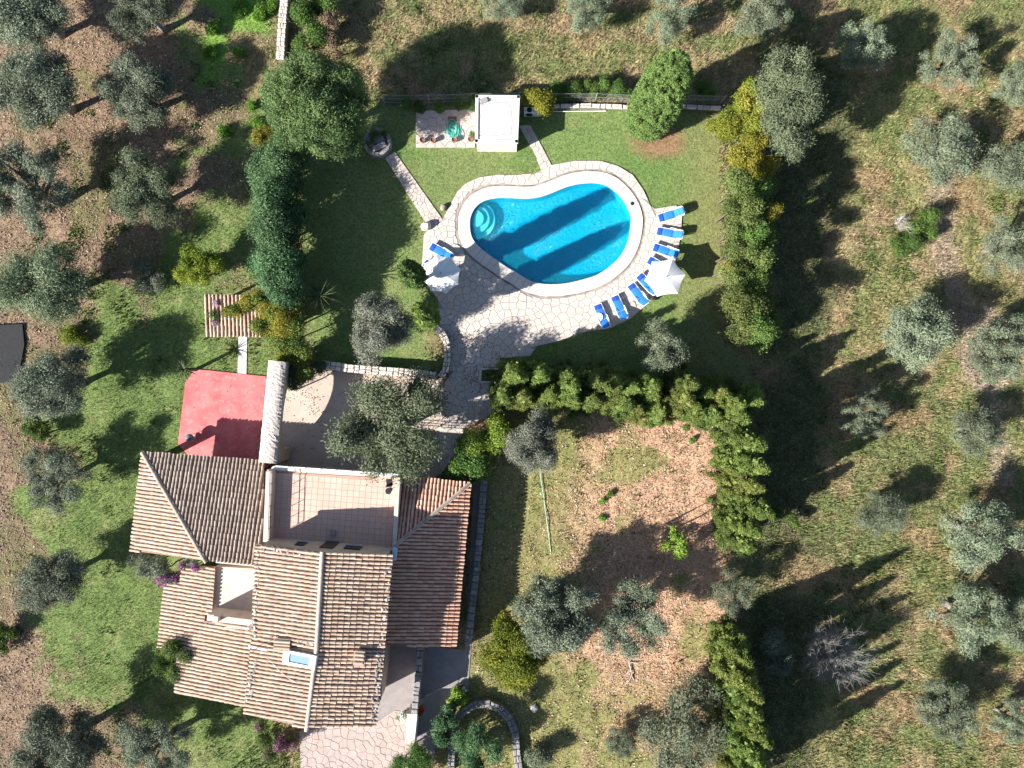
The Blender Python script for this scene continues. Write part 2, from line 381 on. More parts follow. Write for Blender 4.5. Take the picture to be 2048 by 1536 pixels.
# ================================================================ THE SETTING
POOL_Z = [(478,460),(490,400),(520,345),(570,300),(640,272),(720,262),(820,264),(920,268),(1010,262),(1090,240),(1180,205),(1270,170),(1360,150),(1440,144),(1510,148),(1570,165),(1620,195),(1680,250),(1730,320),(1760,390),(1770,450),(1762,530),(1745,610),(1710,690),(1660,760),(1580,830),(1490,885),(1400,915),(1300,940),(1200,955),(1100,957),(1020,948),(940,920),(860,870),(780,825),(700,770),(620,715),(560,665),(510,610),(485,550)]
pool = smooth_loop(PX([(820 + x / 4, 330 + y / 4) for x, y in POOL_Z]), 3)
DECK_PX = [(848,470),(858,458),(880,446),(893,425),(905,402),(915,384),(932,367),(960,355),(995,350),(1032,350),(1070,347),(1085,340),(1100,331),(1150,322),(1200,322),(1235,332),(1265,350),(1285,378),(1300,410),(1310,418),(1352,411),(1364,425),(1362,470),(1352,515),(1350,545),(1335,575),(1312,592),(1290,612),(1262,637),(1222,656),(1170,664),(1110,684),(1075,692),(1060,712),(1000,716),(998,733),(966,735),(961,766),(1000,772),(1010,800),(985,830),(930,855),(915,900),(885,945),(872,900),(884,830),(890,765),(898,755),(899,700),(893,680),(880,655),(876,600),(860,575),(845,525)]
deck = PX(DECK_PX)
POOLLAWN = PX([(598,290),(700,214),(1440,214),(1445,690),(1500,720),(1510,800),(1000,800),(1000,740),(640,737),(598,560)])
WESTLAWN = PX([(405,-60),(560,-60),(562,250),(505,300),(505,570),(640,640),(600,760),(560,900),(560,1470),(600,1540),(560,1800),(300,1800),(345,1500),(215,1400),(120,1330),(95,1240),(110,1130),(62,1040),(75,980),(180,900),(60,800),(130,690),(190,632),(300,570),(345,470),(440,420),(490,340),(400,300),(470,225),(408,170)])
WEED = PX([(405,-60),(560,-60),(556,60),(500,60),(470,75),(452,190),(410,170)])
PLOT = PX([(985,860),(1030,820),(1445,815),(1455,1800),(850,1800),(890,1400),(955,1290),(970,970)])
GROVE = PX([(-900,-900),(700,-900),(560,-20),(560,250),(505,300),(505,570),(500,900),(400,1300),(340,1540),(330,2600),(-900,2600)])
COURT_PX = [(560,770),(650,722),(700,742),(887,757),(889,830),(876,900),(885,945),(800,1000),(545,1000)]
REDT_PX = [(392,739),(420,741),(533,753),(560,905),(535,935),(400,935),(357,887),(372,765)]
YARD_PX = [(760,1280),(930,1300),(948,960),(966,962),(936,1380),(893,1400),(880,1445),(862,1545),(850,1600),(598,1600),(604,1500),(600,1440)]
court = PX(COURT_PX); redt = PX(REDT_PX); yard = PX(YARD_PX)
HOUSE = PX([(300,900),(940,975),(905,1270),(760,1290),(750,1420),(500,1400),(370,1360),(345,1160),(300,1100)])
PH = PX([(832,218),(1040,218),(1040,296),(832,296)])
PATH_NW = PX([(770,316),(790,304),(886,440),(860,458)])
PATH_N = PX([(1038,252),(1060,250),(1074,275),(1104,332),(1082,340),(1070,308),(1050,275)])
WPATH = PX([(478,660),(495,660),(493,748),(476,746)])

def lin(c): return np.array(c)
def ground_colour(x, y):
    n1, n2, n3, n4 = fbm(x, y, 5.0, 0), fbm(x, y, 2.2, 2), fbm(x, y, 1.0, 4), fbm(x, y, 12.0, 5)
    # dry field
    tan_, olv, grn = lin((.285, .215, .12)), lin((.215, .20, .085)), lin((.115, .15, .05))
    a = sstep(.38, .62, n1 * .6 + n2 * .4)[:, None]; b = sstep(.45, .62, n4 * .5 + n3 * .5)[:, None]
    col = tan_ * (1 - a) + olv * a; col = col * (1 - .75 * b) + grn * .75 * b
    r = sstep(.58, .7, fbm(x, y, 3.1, 6))[:, None]; col = col * (1 - .5 * r) + lin((.32, .19, .12)) * .5 * r
    for pth, wd_, cc_ in (([(1880,380),(1900,560),(1935,700),(1975,800),(2010,960)], .8, (.33, .25, .19)), ([(1960,640),(1945,720),(1985,770)], 1.0, (.34, .26, .205)), ([(700,60),(900,30),(1250,70),(1500,40)], .5, (.30, .22, .13))):
        dd = np.full(x.shape, 99.0)
        for (a0, b0), (a1, b1) in zip(pth[:-1], pth[1:]): dd = np.minimum(dd, np.abs(sdist([tuple(P(a0, b0)[:2]), tuple(P(a1, b1)[:2])], x, y)))
        s_ = (.65 * sstep(wd_ + .5, wd_ - .4, dd + (n3 - .5) * 1.4))[:, None]; col = col * (1 - s_) + lin(cc_) * s_
    # undergrowth beyond the hedges; ground also darkened to deepen their cast shadow
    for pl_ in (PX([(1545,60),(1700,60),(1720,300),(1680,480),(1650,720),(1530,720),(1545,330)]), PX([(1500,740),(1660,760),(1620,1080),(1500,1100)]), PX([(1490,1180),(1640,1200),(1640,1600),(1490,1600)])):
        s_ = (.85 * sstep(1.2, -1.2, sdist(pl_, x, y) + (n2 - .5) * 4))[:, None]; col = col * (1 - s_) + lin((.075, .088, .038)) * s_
    # leaf litter under the grove
    g = sstep(.8, -.8, sdist(GROVE, x, y) + (n2 - .5) * 4)[:, None]
    lit = lin((.225, .155, .098)) * (1 - a) + lin((.15, .10, .066)) * a
    gg = sstep(.46, .64, n2 * .5 + n1 * .5)[:, None]; lit = lit * (1 - .7 * gg) + lin((.125, .135, .045)) * .7 * gg
    col = col * (1 - g) + lit * g
    # enclosed plot: pinkish dry litter and worn grass
    p = sstep(.5, -.5, sdist(PLOT, x, y))[:, None]
    pk = lin((.43, .26, .17)) * (1 - a * .5) + lin((.35, .24, .125)) * a * .5
    px0 = P(1120, 1000).x
    gp = np.clip(sstep(.48, .62, n1 * .5 + n2 * .5) * .8 + .85 * sstep(px0 + 3.5, px0 - 2, x + (n2 - .5) * 6) + .5 * sstep(P(0, 1340).y + 1, P(0, 1440).y, y + (n1 - .5) * 6), 0, .9)[:, None]
    pk = pk * (1 - gp) + lin((.16, .17, .055)) * gp
    col = col * (1 - p) + pk * p
    # west lawn, lush
    w = sstep(1.2, -1.2, sdist(WESTLAWN, x, y) + (n2 - .5) * 5 + (n1 - .5) * 6 + (n3 - .5) * 2)[:, None]
    lw = lin((.135, .18, .055)) * (1 - b) + lin((.185, .20, .075)) * b; lw = lw * (1 - .4 * a) + lin((.10, .155, .042)) * .4 * a
    wd = sstep(.3, -.6, sdist(WEED, x, y) + (n2 - .5) * 3)[:, None]; lw = lw * (1 - wd) + lin((.16, .26, .05)) * wd
    ty = (1 - wd) * sstep(P(0, 300).y - 1, P(0, 200).y, y)[:, None]; ng = (sstep(.47, .6, n2))[:, None] * ty
    lw = lw * (1 - .8 * ng) + lin((.26, .19, .10)) * .8 * ng
    col = col * (1 - w) + lw * w
    # pool lawn, mown and a little dry
    q = sstep(.25, -.25, sdist(POOLLAWN, x, y))[:, None]
    lp = lin((.14, .195, .06)) * (1 - a) + lin((.115, .18, .05)) * a; lp = lp * (1 - .5 * b) + lin((.19, .20, .08)) * .5 * b
    ex = sstep(P(1330, 0).x, P(1430, 0).x, x + (n1 - .5) * 3)[:, None]; lp = lp * (1 - .55 * ex) + lin((.215, .185, .08)) * .55 * ex
    col = col * (1 - q) + lp * q
    # worn soil under the big cypress and beside the shrub hedge
    c0 = P(1312, 282); d = np.hypot((x - c0.x) * .8, (y - c0.y) * 1.2) + (n3 - .5) * 1.0
    s_ = sstep(2.2, .8, d)[:, None]; col = col * (1 - .85 * s_) + lin((.26, .14, .085)) * .85 * s_
    c0 = P(880, 690); d = np.hypot((x - c0.x) * 1.0, (y - c0.y) * .9) + (n3 - .5) * 1.2
    s_ = sstep(1.6, .4, d)[:, None] * .6; col = col * (1 - s_) + lin((.27, .17, .11)) * s_
    return col, g[:, 0], p[:, 0], w[:, 0], q[:, 0]

# ground sheet: dense where the camera looks, coarse out to the horizon
def axis(half, step):
    core = np.arange(-half, half + 1e-6, step); far = half + np.cumsum(np.geomspace(1.0, 260, 16))
    return np.concatenate([-far[::-1], core, far])
gx, gy = axis(44, .22), axis(34, .22)
GX, GY = np.meshgrid(gx, gy); fx, fy = GX.ravel(), GY.ravel()
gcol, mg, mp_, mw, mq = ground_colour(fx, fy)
flat = np.clip(np.minimum.reduce([np.ones_like(mq)] + [sstep(.2, 1.4, sdist(pl, fx, fy)) for pl in (POOLLAWN, court, redt, yard, HOUSE, PH)]), 0, 1)
gz = flat * ((fbm(fx, fy, 2.0, 3) - .5) * .22 + (vnoise(fx, fy, .6, 1) - .5) * .10 * (1 - mw * .7))
nxg, nyg = len(gx), len(gy)
idx = np.arange(nxg * nyg).reshape(nyg, nxg)
quads = np.stack([idx[:-1, :-1], idx[:-1, 1:], idx[1:, 1:], idx[1:, :-1]], -1).reshape(-1, 4)
cx, cy = fx[quads].mean(1), fy[quads].mean(1)
hole = sdist([tuple(p) for p in offset_loop(pool, .15)], cx, cy) < 0
quads = quads[~hole]
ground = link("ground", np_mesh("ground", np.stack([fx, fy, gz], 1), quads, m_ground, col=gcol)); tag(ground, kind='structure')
ground.data.polygons.foreach_set('use_smooth', np.ones(len(ground.data.polygons), bool))
def ground_z(x, y):
    i = np.clip(np.searchsorted(gx, x) - 1, 0, nxg - 2); j = np.clip(np.searchsorted(gy, y) - 1, 0, nyg - 2)
    Z = gz.reshape(nyg, nxg); return Z[j, i]

# ---- grass blades and fallen leaves
EXCL = [pool, deck, court, redt, yard, HOUSE, PH, PATH_NW, PATH_N, WPATH]
def scatter(n, x0, x1, y0, y1):
    x = rng.uniform(x0, x1, n); y = rng.uniform(y0, y1, n); keep = np.ones(n, bool)
    for e in EXCL: keep &= sdist([tuple(p) for p in e], x, y) > .05
    return x[keep], y[keep]
def blades(x, y, L, w, tilt, col, name, m):
    n = len(x); z = ground_z(x, y)
    az = rng.uniform(0, 2 * np.pi, n); ti = rng.uniform(tilt[0], tilt[1], n); l = L * rng.uniform(.6, 1.4, n)
    dx, dy, dz = np.cos(az) * np.sin(ti) * l, np.sin(az) * np.sin(ti) * l, np.cos(ti) * l
    sx, sy = -np.sin(az) * w / 2, np.cos(az) * w / 2
    V = np.stack([np.stack([x - sx, y - sy, z - .01], 1), np.stack([x + sx, y + sy, z - .01], 1), np.stack([x + dx, y + dy, z + dz], 1)], 1).reshape(-1, 3)
    Fc = np.arange(3 * n).reshape(n, 3)
    return np_mesh(name, V, Fc, m, col=np.repeat(col, 3, 0))
def flakes(x, y, s, col, name, m):
    n = len(x); z = ground_z(x, y) + .015; az = rng.uniform(0, 2 * np.pi, n); l = s * rng.uniform(.6, 1.5, n); w = l * rng.uniform(.3, .6, n)
    ca, sa = np.cos(az), np.sin(az); t1, t2 = rng.uniform(-.3, .5, n) * l, rng.uniform(0, .6, n) * w
    V = np.stack([np.stack([x, y, z], 1), np.stack([x + ca * l / 2 - sa * w, y + sa * l / 2 + ca * w, z + np.abs(t2) + .01], 1),
                  np.stack([x + ca * l, y + sa * l, z + np.abs(t1)], 1), np.stack([x + ca * l / 2 + sa * w, y + sa * l / 2 - ca * w, z + .01], 1)], 1).reshape(-1, 3)
    return np_mesh(name, V, np.arange(4 * n).reshape(n, 4), m, col=np.repeat(col, 4, 0))
XB = (P(-60, 0).x, P(2110, 0).x, P(0, 1600).y, P(0, -60).y)
x, y = scatter(560000, *XB)
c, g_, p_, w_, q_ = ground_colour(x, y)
pf = (1 - g_) * (1 - p_) * (1 - w_) * (1 - q_); k = rng.random(len(x)) < pf * .8 + .1 * p_
fxx, fyy = x[k], y[k]; cf = c[k] * rng.uniform(.6, 1.6, (k.sum(), 1)) * (.55 + .9 * fbm(fxx, fyy, .7, 5))[:, None]; sel = rng.random(k.sum()) < .18
cf[sel] = cf[sel] * .5 + np.array((.42, .33, .17)) * .5
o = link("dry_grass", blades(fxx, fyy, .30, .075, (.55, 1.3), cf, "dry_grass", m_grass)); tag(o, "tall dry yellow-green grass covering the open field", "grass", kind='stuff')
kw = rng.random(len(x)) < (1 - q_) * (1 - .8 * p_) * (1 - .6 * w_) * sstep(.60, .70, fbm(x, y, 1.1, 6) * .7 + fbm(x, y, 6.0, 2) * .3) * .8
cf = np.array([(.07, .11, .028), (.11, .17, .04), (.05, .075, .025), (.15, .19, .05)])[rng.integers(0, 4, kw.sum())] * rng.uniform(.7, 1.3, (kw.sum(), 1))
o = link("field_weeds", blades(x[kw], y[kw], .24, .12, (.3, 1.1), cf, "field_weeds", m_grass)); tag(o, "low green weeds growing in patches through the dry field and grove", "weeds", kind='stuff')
k = rng.random(len(x)) < w_ * .9 * (1 - q_)
cf = c[k] * rng.uniform(.75, 1.45, (k.sum(), 1))
o = link("lawn_grass", blades(x[k], y[k], .15, .045, (.5, 1.2), cf, "lawn_grass", m_grass)); tag(o, "lush green grass of the lawn beside the house", "grass", kind='stuff')
k = rng.random(len(x)) < q_ * .75
cf = c[k] * rng.uniform(.8, 1.3, (k.sum(), 1))
o = link("mown_grass", blades(x[k], y[k], .085, .04, (.4, 1.2), cf, "mown_grass", m_grass)); tag(o, "short mown grass around the swimming pool", "grass", kind='stuff')
x, y = scatter(260000, P(-60, 0).x, P(1460, 0).x, XB[2], XB[3])
c, g_, p_, w_, q_ = ground_colour(x, y)
pal = np.array([(.36, .25, .18), (.26, .165, .11), (.44, .34, .26), (.18, .11, .075), (.38, .27, .17)])
k = rng.random(len(x)) < g_ * (1 - w_) * .8
o = link("leaf_litter", flakes(x[k], y[k], .10, pal[rng.integers(0, 5, k.sum())] * rng.uniform(.45, .95, (k.sum(), 1)), "leaf_litter", m_litter)); tag(o, "brown fallen leaves under the olive grove", "leaves", kind='stuff')
k = rng.random(len(x)) < p_ * .9 * (1 - .7 * sstep(.3, .2, c[:, 0]))
pal2 = np.array([(.54, .34, .24), (.44, .23, .145), (.60, .46, .34), (.20, .20, .07), (.44, .29, .15)])
o = link("dry_leaves", flakes(x[k], y[k], .095, pal2[rng.integers(0, 5, k.sum())] * rng.uniform(.6, 1.1, (k.sum(), 1)), "dry_leaves", m_litter)); tag(o, "pinkish dry leaves strewn over the hedged plot", "leaves", kind='stuff')

# ---- crazy paving: clipped Voronoi cells
def voronoi_cells(seeds, bound=.62, gap=.012, edges=(), loop=()):
    cells = []; S = np.array(seeds)
    for i, s in enumerate(S):
        d = np.hypot(*(S - s).T); nb = np.argsort(d)[1:16]
        m_ = len(S)
        poly = [Vector((s[0] + bound * math.cos(a), s[1] + bound * math.sin(a))) for a in np.linspace(0, 2 * np.pi, 9)[:-1] + .2]
        for j in nb:
            if d[j] > 2 * bound: break
            mid = (s + S[j]) / 2; nrm = (S[j] - s) / d[j]; lim = mid.dot(nrm) - gap
            out = []
            for a in range(len(poly)):
                p, q = poly[a], poly[(a + 1) % len(poly)]
                dp, dq = p.x * nrm[0] + p.y * nrm[1] - lim, q.x * nrm[0] + q.y * nrm[1] - lim
                if dp <= 0: out.append(p)
                if (dp < 0) != (dq < 0): out.append(p + (q - p) * (dp / (dp - dq)))
            poly = out
            if len(poly) < 3: break
        for lp, sg in ((edges, 1), (loop, -1)):
            for a in range(len(lp)):
                if len(poly) < 3: break
                A_, B_ = Vector(lp[a]), Vector(lp[(a + 1) % len(lp)]); dv = B_ - A_; t = max(0, min(1, (Vector(s) - A_).dot(dv) / (dv.length_squared + 1e-9)))
                if (A_ + dv * t - Vector(s)).length > bound: continue
                nrm = Vector((dv.y, -dv.x)).normalized() * sg
                if nrm.dot(Vector(s) - A_) > 0: continue
                out = []
                for b in range(len(poly)):
                    p, q = poly[b], poly[(b + 1) % len(poly)]; dp, dq = (p - A_).dot(nrm), (q - A_).dot(nrm)
                    if dp <= 0: out.append(p)
                    if (dp < 0) != (dq < 0): out.append(p + (q - p) * (dp / (dp - dq)))
                poly = out
        if len(poly) >= 3: cells.append(poly)
    return cells
def seeds_in(poly, spacing, test=None, inn=.18):
    xs = [p[0] for p in poly]; ys = [p[1] for p in poly]; pts = []
    n = int((max(xs) - min(xs)) * (max(ys) - min(ys)) / spacing ** 2 * 14)
    X, Y = rng.uniform(min(xs), max(xs), n), rng.uniform(min(ys), max(ys), n)
    ok = sdist([tuple(p) for p in poly], X, Y) < -inn
    if test is not None: ok &= test(X, Y)
    cell = {}
    for a, b in zip(X[ok], Y[ok]):
        s = spacing * (.72 + .5 * vnoise(np.array([a]), np.array([b]), 1.1, 3)[0]); ky = (int(a // 1), int(b // 1)); good = True
        for i in (-1, 0, 1):
            for j in (-1, 0, 1):
                for (u, v) in cell.get((ky[0] + i, ky[1] + j), ()):
                    if (u - a) ** 2 + (v - b) ** 2 < s * s: good = False; break
                if not good: break
            if not good: break
        if good: cell.setdefault(ky, []).append((a, b)); pts.append((a, b))
    return pts
def pave(root, poly, spacing, z0, z1, m, limit=300, test=None, name="flagstone", bound=.6, inn=.18, loop=()):
    cells = voronoi_cells(seeds_in(poly, spacing, test, inn), bound, edges=ccw(poly), loop=loop)
    cells.sort(key=lambda c_: -abs(area2(c_)))
    rest = MB()
    for i, c_ in enumerate(cells):
        c_ = ccw(c_); dz = random.uniform(-.006, .01)
        if i < limit:
            mb = MB(); mb.tint = random.random(); ct = sum(c_, Vector((0, 0))) / len(c_)
            mb.prism([p - ct for p in c_], z0 - z1 - .004, dz, .012); mb.build(name, m, root, loc=(ct.x, ct.y, z1))
        else:
            rest.tint = random.random(); rest.prism(c_, z0 - .004, z1 + dz, .012)
    if rest.v: tag(rest.build(name + "s", m, root), kind='stuff')

def sheet(name, poly, z, m, hole=None, thick=None):
    bm = bmesh.new(); loops = [poly] + ([hole] if hole else [])
    es = []
    for lp in loops:
        vs = [bm.verts.new((p[0], p[1], z)) for p in lp]
        es += [bm.edges.new((vs[i], vs[(i + 1) % len(vs)])) for i in range(len(vs))]
    bmesh.ops.triangle_fill(bm, use_beauty=True, edges=es)
    for f in bm.faces:
        if f.normal.z < 0: f.normal_flip()
    if thick:
        r = bmesh.ops.extrude_edge_only(bm, edges=[e for e in bm.edges if e.is_boundary])
        for v in r['geom']:
            if isinstance(v, bmesh.types.BMVert): v.co.z -= thick
    me = bpy.data.meshes.new(name); bm.to_mesh(me); bm.free(); me.materials.append(m)
    return tag(link(name, me), kind='structure')

cop_out = offset_loop(pool, .86)
pool_deck = sheet("pool_deck", deck, .05, m_grout, hole=offset_loop(pool, .30), thick=.09)
cop_t = [tuple(p) for p in offset_loop(pool, .98)]
pave(pool_deck, deck, .43, .05, .085, m_flag, 300, test=lambda X, Y: sdist(cop_t, X, Y) > .08, bound=.8, inn=.1, loop=[Vector(p) for p in cop_t])
# coping: stones round the rim, dark joint outside
n = len(pool); L_ = [0]
for i in range(n): L_.append(L_[-1] + (pool[(i + 1) % n] - pool[i]).length)
def at_loop(lp, s):
    s %= L_[-1]; i = max(j for j in range(n) if L_[j] <= s); t = (s - L_[i]) / (L_[i + 1] - L_[i] + 1e-9); return lp[i].lerp(lp[(i + 1) % n], t)
cop_in = offset_loop(pool, -.03)
for k in range(64):
    s0, s1 = k * L_[-1] / 64 + .006, (k + 1) * L_[-1] / 64 - .006
    ss = [s0, (s0 + s1) / 2, s1]; pl = ccw([at_loop(cop_in, s) for s in ss] + [at_loop(cop_out, s) for s in reversed(ss)])
    ct = sum(pl, Vector((0, 0))) / 6; mb = MB(); mb.tint = random.random(); mb.prism([p - ct for p in pl], -.06, random.uniform(0, .003), .012)
    mb.build("coping_stone", m_coping, pool_deck, loc=(ct.x, ct.y, .115))
mb = MB(); a_, b_ = offset_loop(pool, .87), offset_loop(pool, .97)
mb.raw([(p.x, p.y, .062) for p in a_] + [(p.x, p.y, .062) for p in b_], [(i, (i + 1) % n, n + (i + 1) % n, n + i) for i in range(n)])
mb.build("expansion_joint", m_joint, pool_deck)

# pool basin, steps, water
basin = thing("swimming_pool", "kidney-shaped swimming pool with bright blue water and corner steps", "pool", (*P(1105, 465)[:2], 0))
mb = MB(); lp_t, lp_b = pool, offset_loop(pool, -.06); zt, zb = .058, -1.0
mb.raw([(p.x, p.y, zt) for p in lp_t] + [(p.x, p.y, zb) for p in lp_b] + [(*P(1105, 465)[:2], zb - .12)],
       [((i + 1) % n, i, n + i, n + (i + 1) % n) for i in range(n)] + [(n + i, n + (i + 1) % n, 2 * n) for i in range(n)])
mb.build("basin", m_liner, basin, world=True)
WZ = -.06
st = P(951, 436)
for r_, zt in ((.62, -.16), (1.05, -.36), (1.45, -.58)):
    pl = [Vector((st.x + r_ * math.cos(a), st.y + r_ * math.sin(a))) for a in np.linspace(0, 2 * math.pi, 40)[:-1]]
    dd = sdist([tuple(p) for p in pool], np.array([p.x for p in pl]), np.array([p.y for p in pl]))
    pl2 = []
    for p, d in zip(pl, dd):
        while d > -.02:
            p = p + (Vector(st[:2]) + Vector((.25, 0)) - p) * .08; d = sdist([tuple(q) for q in pool], np.array([p.x]), np.array([p.y]))[0]
        pl2.append(p)
    m_ = MB(); m_.prism(pl2, -1.05, zt, .02); m_.build("step", m_step, basin, world=True)
mb = MB(); mb.raw([(p.x, p.y, WZ) for p in offset_loop(pool, .01)], [tuple(range(n))]); mb.build("water", m_water, basin, world=True)
lid = MB(); lid.lathe([(.14, 0), (.14, .012), (.12, .015)], P(1265, 407, .115) + Vector((0, 0, .0))); tag(lid.build("skimmer_lid", m_dark), "small round dark skimmer lid set in the pool coping", "lid")

# other surfaces
s = sheet("driveway", court, .03, m_court, thick=.06)
s = sheet("red_terrace", redt, .10, m_red, thick=.14)
s = sheet("yard_paving", yard, .035, m_conc, thick=.08)
s = sheet("sunny_patio", PX([(598,1462),(760,1440),(790,1420),(838,1430),(826,1540),(838,1600),(606,1600)]), .06, m_patio, thick=.06)
pave(s, PX([(602,1466),(760,1444),(790,1424),(832,1434),(822,1540),(834,1596),(608,1596)]), .42, .06, .08, m_patio, 160, bound=.8, inn=.1)
s = sheet("garden_path", PATH_NW, .03, m_grout, thick=.06); pave(s, PATH_NW, .30, .03, .06, m_path, 120, bound=.5, inn=.06)
s = sheet("stone_path", PATH_N, .03, m_grout, thick=.06); pave(s, PATH_N, .32, .03, .06, m_path, 80, bound=.5, inn=.06)
s = sheet("white_path", WPATH, .06, m_white, thick=.1)
s = sheet("slab_patio", PX([(832,222),(950,218),(950,296),(832,296)]), .06, m_grout, thick=.1)
pave(s, PX([(833,223),(950,219),(950,295),(833,295)]), .5, .06, .09, m_path, 120, bound=.8, inn=.08)

# leaves blown over the driveway and the red terrace
def loose_leaves(name, label, poly, n_, z_, pal_, dens):
    xs = [p[0] for p in poly]; ys = [p[1] for p in poly]; X, Y = rng.uniform(min(xs), max(xs), n_), rng.uniform(min(ys), max(ys), n_)
    k = (sdist([tuple(p) for p in poly], X, Y) < -.1) & (rng.random(n_) < dens(X, Y)); X, Y = X[k], Y[k]
    me = flakes(X, Y, .075, pal_[rng.integers(0, len(pal_), len(X))] * rng.uniform(.5, 1.0, (len(X), 1)), name, m_litter)
    co = np.empty(len(me.vertices) * 3, np.float32); me.vertices.foreach_get('co', co); co = co.reshape(-1, 3); co[:, 2] += np.repeat(z_ - ground_z(X, Y) - .012, 4); me.vertices.foreach_set('co', co.ravel())
    tag(link(name, me), label, "leaves", kind='stuff')
loose_leaves("drive_leaves", "scattered small leaves blown over the driveway", court, 9000, .03, pal, lambda X, Y: sstep(.5, .75, fbm(X, Y, 1.6, 3)) * .8 + .06)
loose_leaves("terrace_leaves", "few dry leaves on the red terrace", redt, 1500, .10, pal, lambda X, Y: sstep(.55, .8, fbm(X, Y, 1.2, 2)) * .5 + .02)
loose_leaves("deck_leaves", "dry leaves blown over the paving towards the house", PX([(880,640),(1000,690),(1010,800),(930,860),(885,945),(874,900),(890,765),(898,755)]), 5000, .085, pal, lambda X, Y: sstep(.45, .7, fbm(X, Y, 1.5, 1)) * .8 + .05)

# ================================================================ THE HOUSE
TH = R(-4.5); E2 = Vector((math.cos(TH), math.sin(TH))); N2 = Vector((-math.sin(TH), math.cos(TH)))
house = thing("farmhouse", "rambling stone farmhouse with tiled roofs around a roof terrace", "house", (*P(640, 1180)[:2], 0))
HL = LOC[house.name]

def tile_mesh(m, L=.46, r0=.078, r1=.098, seg=5):
    v = []; f = []
    for x_, r_, z_ in ((0, r0, 0), (L, r1, .022), (L - .004, r1 - .022, .022)):
        for k in range(seg + 1):
            a = math.pi * k / seg; v.append((x_, -r_ * math.cos(a), z_ + r_ * math.sin(a) * .92))
    for b in (0, seg + 1):
        for k in range(seg): f.append((b + k, b + k + 1, b + seg + 2 + k, b + seg + 1 + k))
    return new_mesh("tile", v, f, m, tint=[0.0] * len(v))
def clip_row(pts, v):                       # interval of u where the row v crosses a 2D polygon
    xs = []
    for i in range(len(pts)):
        (u0, v0), (u1, v1) = pts[i], pts[(i + 1) % len(pts)]
        if (v0 > v) != (v1 > v): xs.append(u0 + (v - v0) / (v1 - v0) * (u1 - u0))
    xs.sort(); return [(xs[i], xs[i + 1]) for i in range(0, len(xs) - 1, 2)]
IND = [300]
class Roof:
    def __init__(s, p0, d2, slope): s.p0 = Vector(p0); s.d2 = d2; s.n = Vector((d2.x * slope, d2.y * slope, 1)).normalized(); s.u = Vector((d2.x, d2.y, -slope)).normalized(); s.v = s.n.cross(s.u)
    def at(s, px, py): return ray_plane(px, py, s.p0, s.n)
def lay_roof(root, pl, pxpoly, m_t, m_b, pitch=.262, expo=.40, single=0, over=.0, budget=IND, name="roof", jit=1.0):
    pts = [pl.at(*q) for q in pxpoly]
    flat_ = [((p - pl.p0).dot(pl.u), (p - pl.p0).dot(pl.v)) for p in pts]
    if area2(flat_) < 0: pts.reverse(); flat_.reverse()
    off = LOC[root.name]; k = len(pts)
    mb = MB(); mb.raw(pts + [p - pl.n * .14 for p in pts], [tuple(range(k)), tuple(range(2 * k - 1, k - 1, -1))] + [(i, k + i, k + (i + 1) % k, (i + 1) % k) for i in range(k)])
    roof = mb.build(name, m_b, root, world=True); roof['tilework'] = 1; del roof['tilework']
    proto = tile_mesh(m_t); pv = np.array([v.co for v in proto.vertices]); pf = np.array([list(p.vertices) for p in proto.polygons])
    vs = [q[1] for q in flat_]; v = min(vs) + pitch * .5; recs = []
    while v < max(vs):
        for (u0, u1) in clip_row(flat_, v):
            uu = u1 + .05 + random.uniform(-.03, .03) * jit; wob = random.uniform(-.018, .018)
            while uu > u0 + .04:
                ln = min(expo + .06, uu - u0 + .03); recs.append((uu - ln, v + wob + random.uniform(-.012, .012) * jit, ln / .46, random.uniform(-.05, .05) * jit, random.uniform(0, .02)))
                uu -= expo
        v += pitch
    VV, FF, TT = [], [], []; base = 0
    random.shuffle(recs)
    for (u, v, sx, ang, dz) in recs:
        p = pl.p0 + pl.u * u + pl.v * v + pl.n * dz
        ca, sa = math.cos(ang), math.sin(ang); ex = pl.u * ca + pl.v * sa; ey = pl.v * ca - pl.u * sa
        if budget[0] > 0 and single:
            budget[0] -= 1
            M4 = Matrix(((ex.x * sx, ey.x, pl.n.x, p.x - off.x), (ex.y * sx, ey.y, pl.n.y, p.y - off.y), (ex.z * sx, ey.z, pl.n.z, p.z - off.z), (0, 0, 0, 1)))
            t = bpy.data.objects.new("tile", proto); C.objects.link(t); t.parent = roof; t.matrix_local = M4
        else:
            A = np.array([[*ex], [*ey], [*pl.n]]); q = (pv * np.array([sx, 1, 1])) @ A + np.array(p - off)
            VV.append(q); FF.append(pf + base); base += len(pv); TT.append(np.full(len(pv), random.random()))
    if VV:
        me = np_mesh("roof_tiles", np.concatenate(VV), np.concatenate(FF), m_t, tint=np.concatenate(TT)); tag(link("roof_tiles", me, roof), kind='stuff')
    return roof, pts
def cap_row(roof, a, b, r_=.12, m=None, step=.42, mortar=True):   # ridge or hip: tiles end to end on a mortar bed
    a, b = Vector(a), Vector(b); d = (b - a); L = d.length; d.normalize(); off = LOC[roof.name]
    if mortar: MB().bar(a - off - Vector((0, 0, .02)), b - off - Vector((0, 0, .02)), .26, .16).build("mortar_bed", m_mortar, roof)
    ey = Vector((0, 0, 1)).cross(d).normalized(); ez = d.cross(ey); me = tile_mesh(m, .48, r_ * .9, r_, 6)
    for i in range(int(L / step) + 1):
        p = a + d * min(i * step, L - .3) + ez * random.uniform(.0, .015)
        t = bpy.data.objects.new("ridge_tile", me); C.objects.link(t); t.parent = roof
        t.matrix_local = Matrix(((d.x, ey.x, ez.x, p.x - off.x), (d.y, ey.y, ez.y, p.y - off.y), (d.z, ey.z, ez.z, p.z - off.z), (0, 0, 0, 1)))
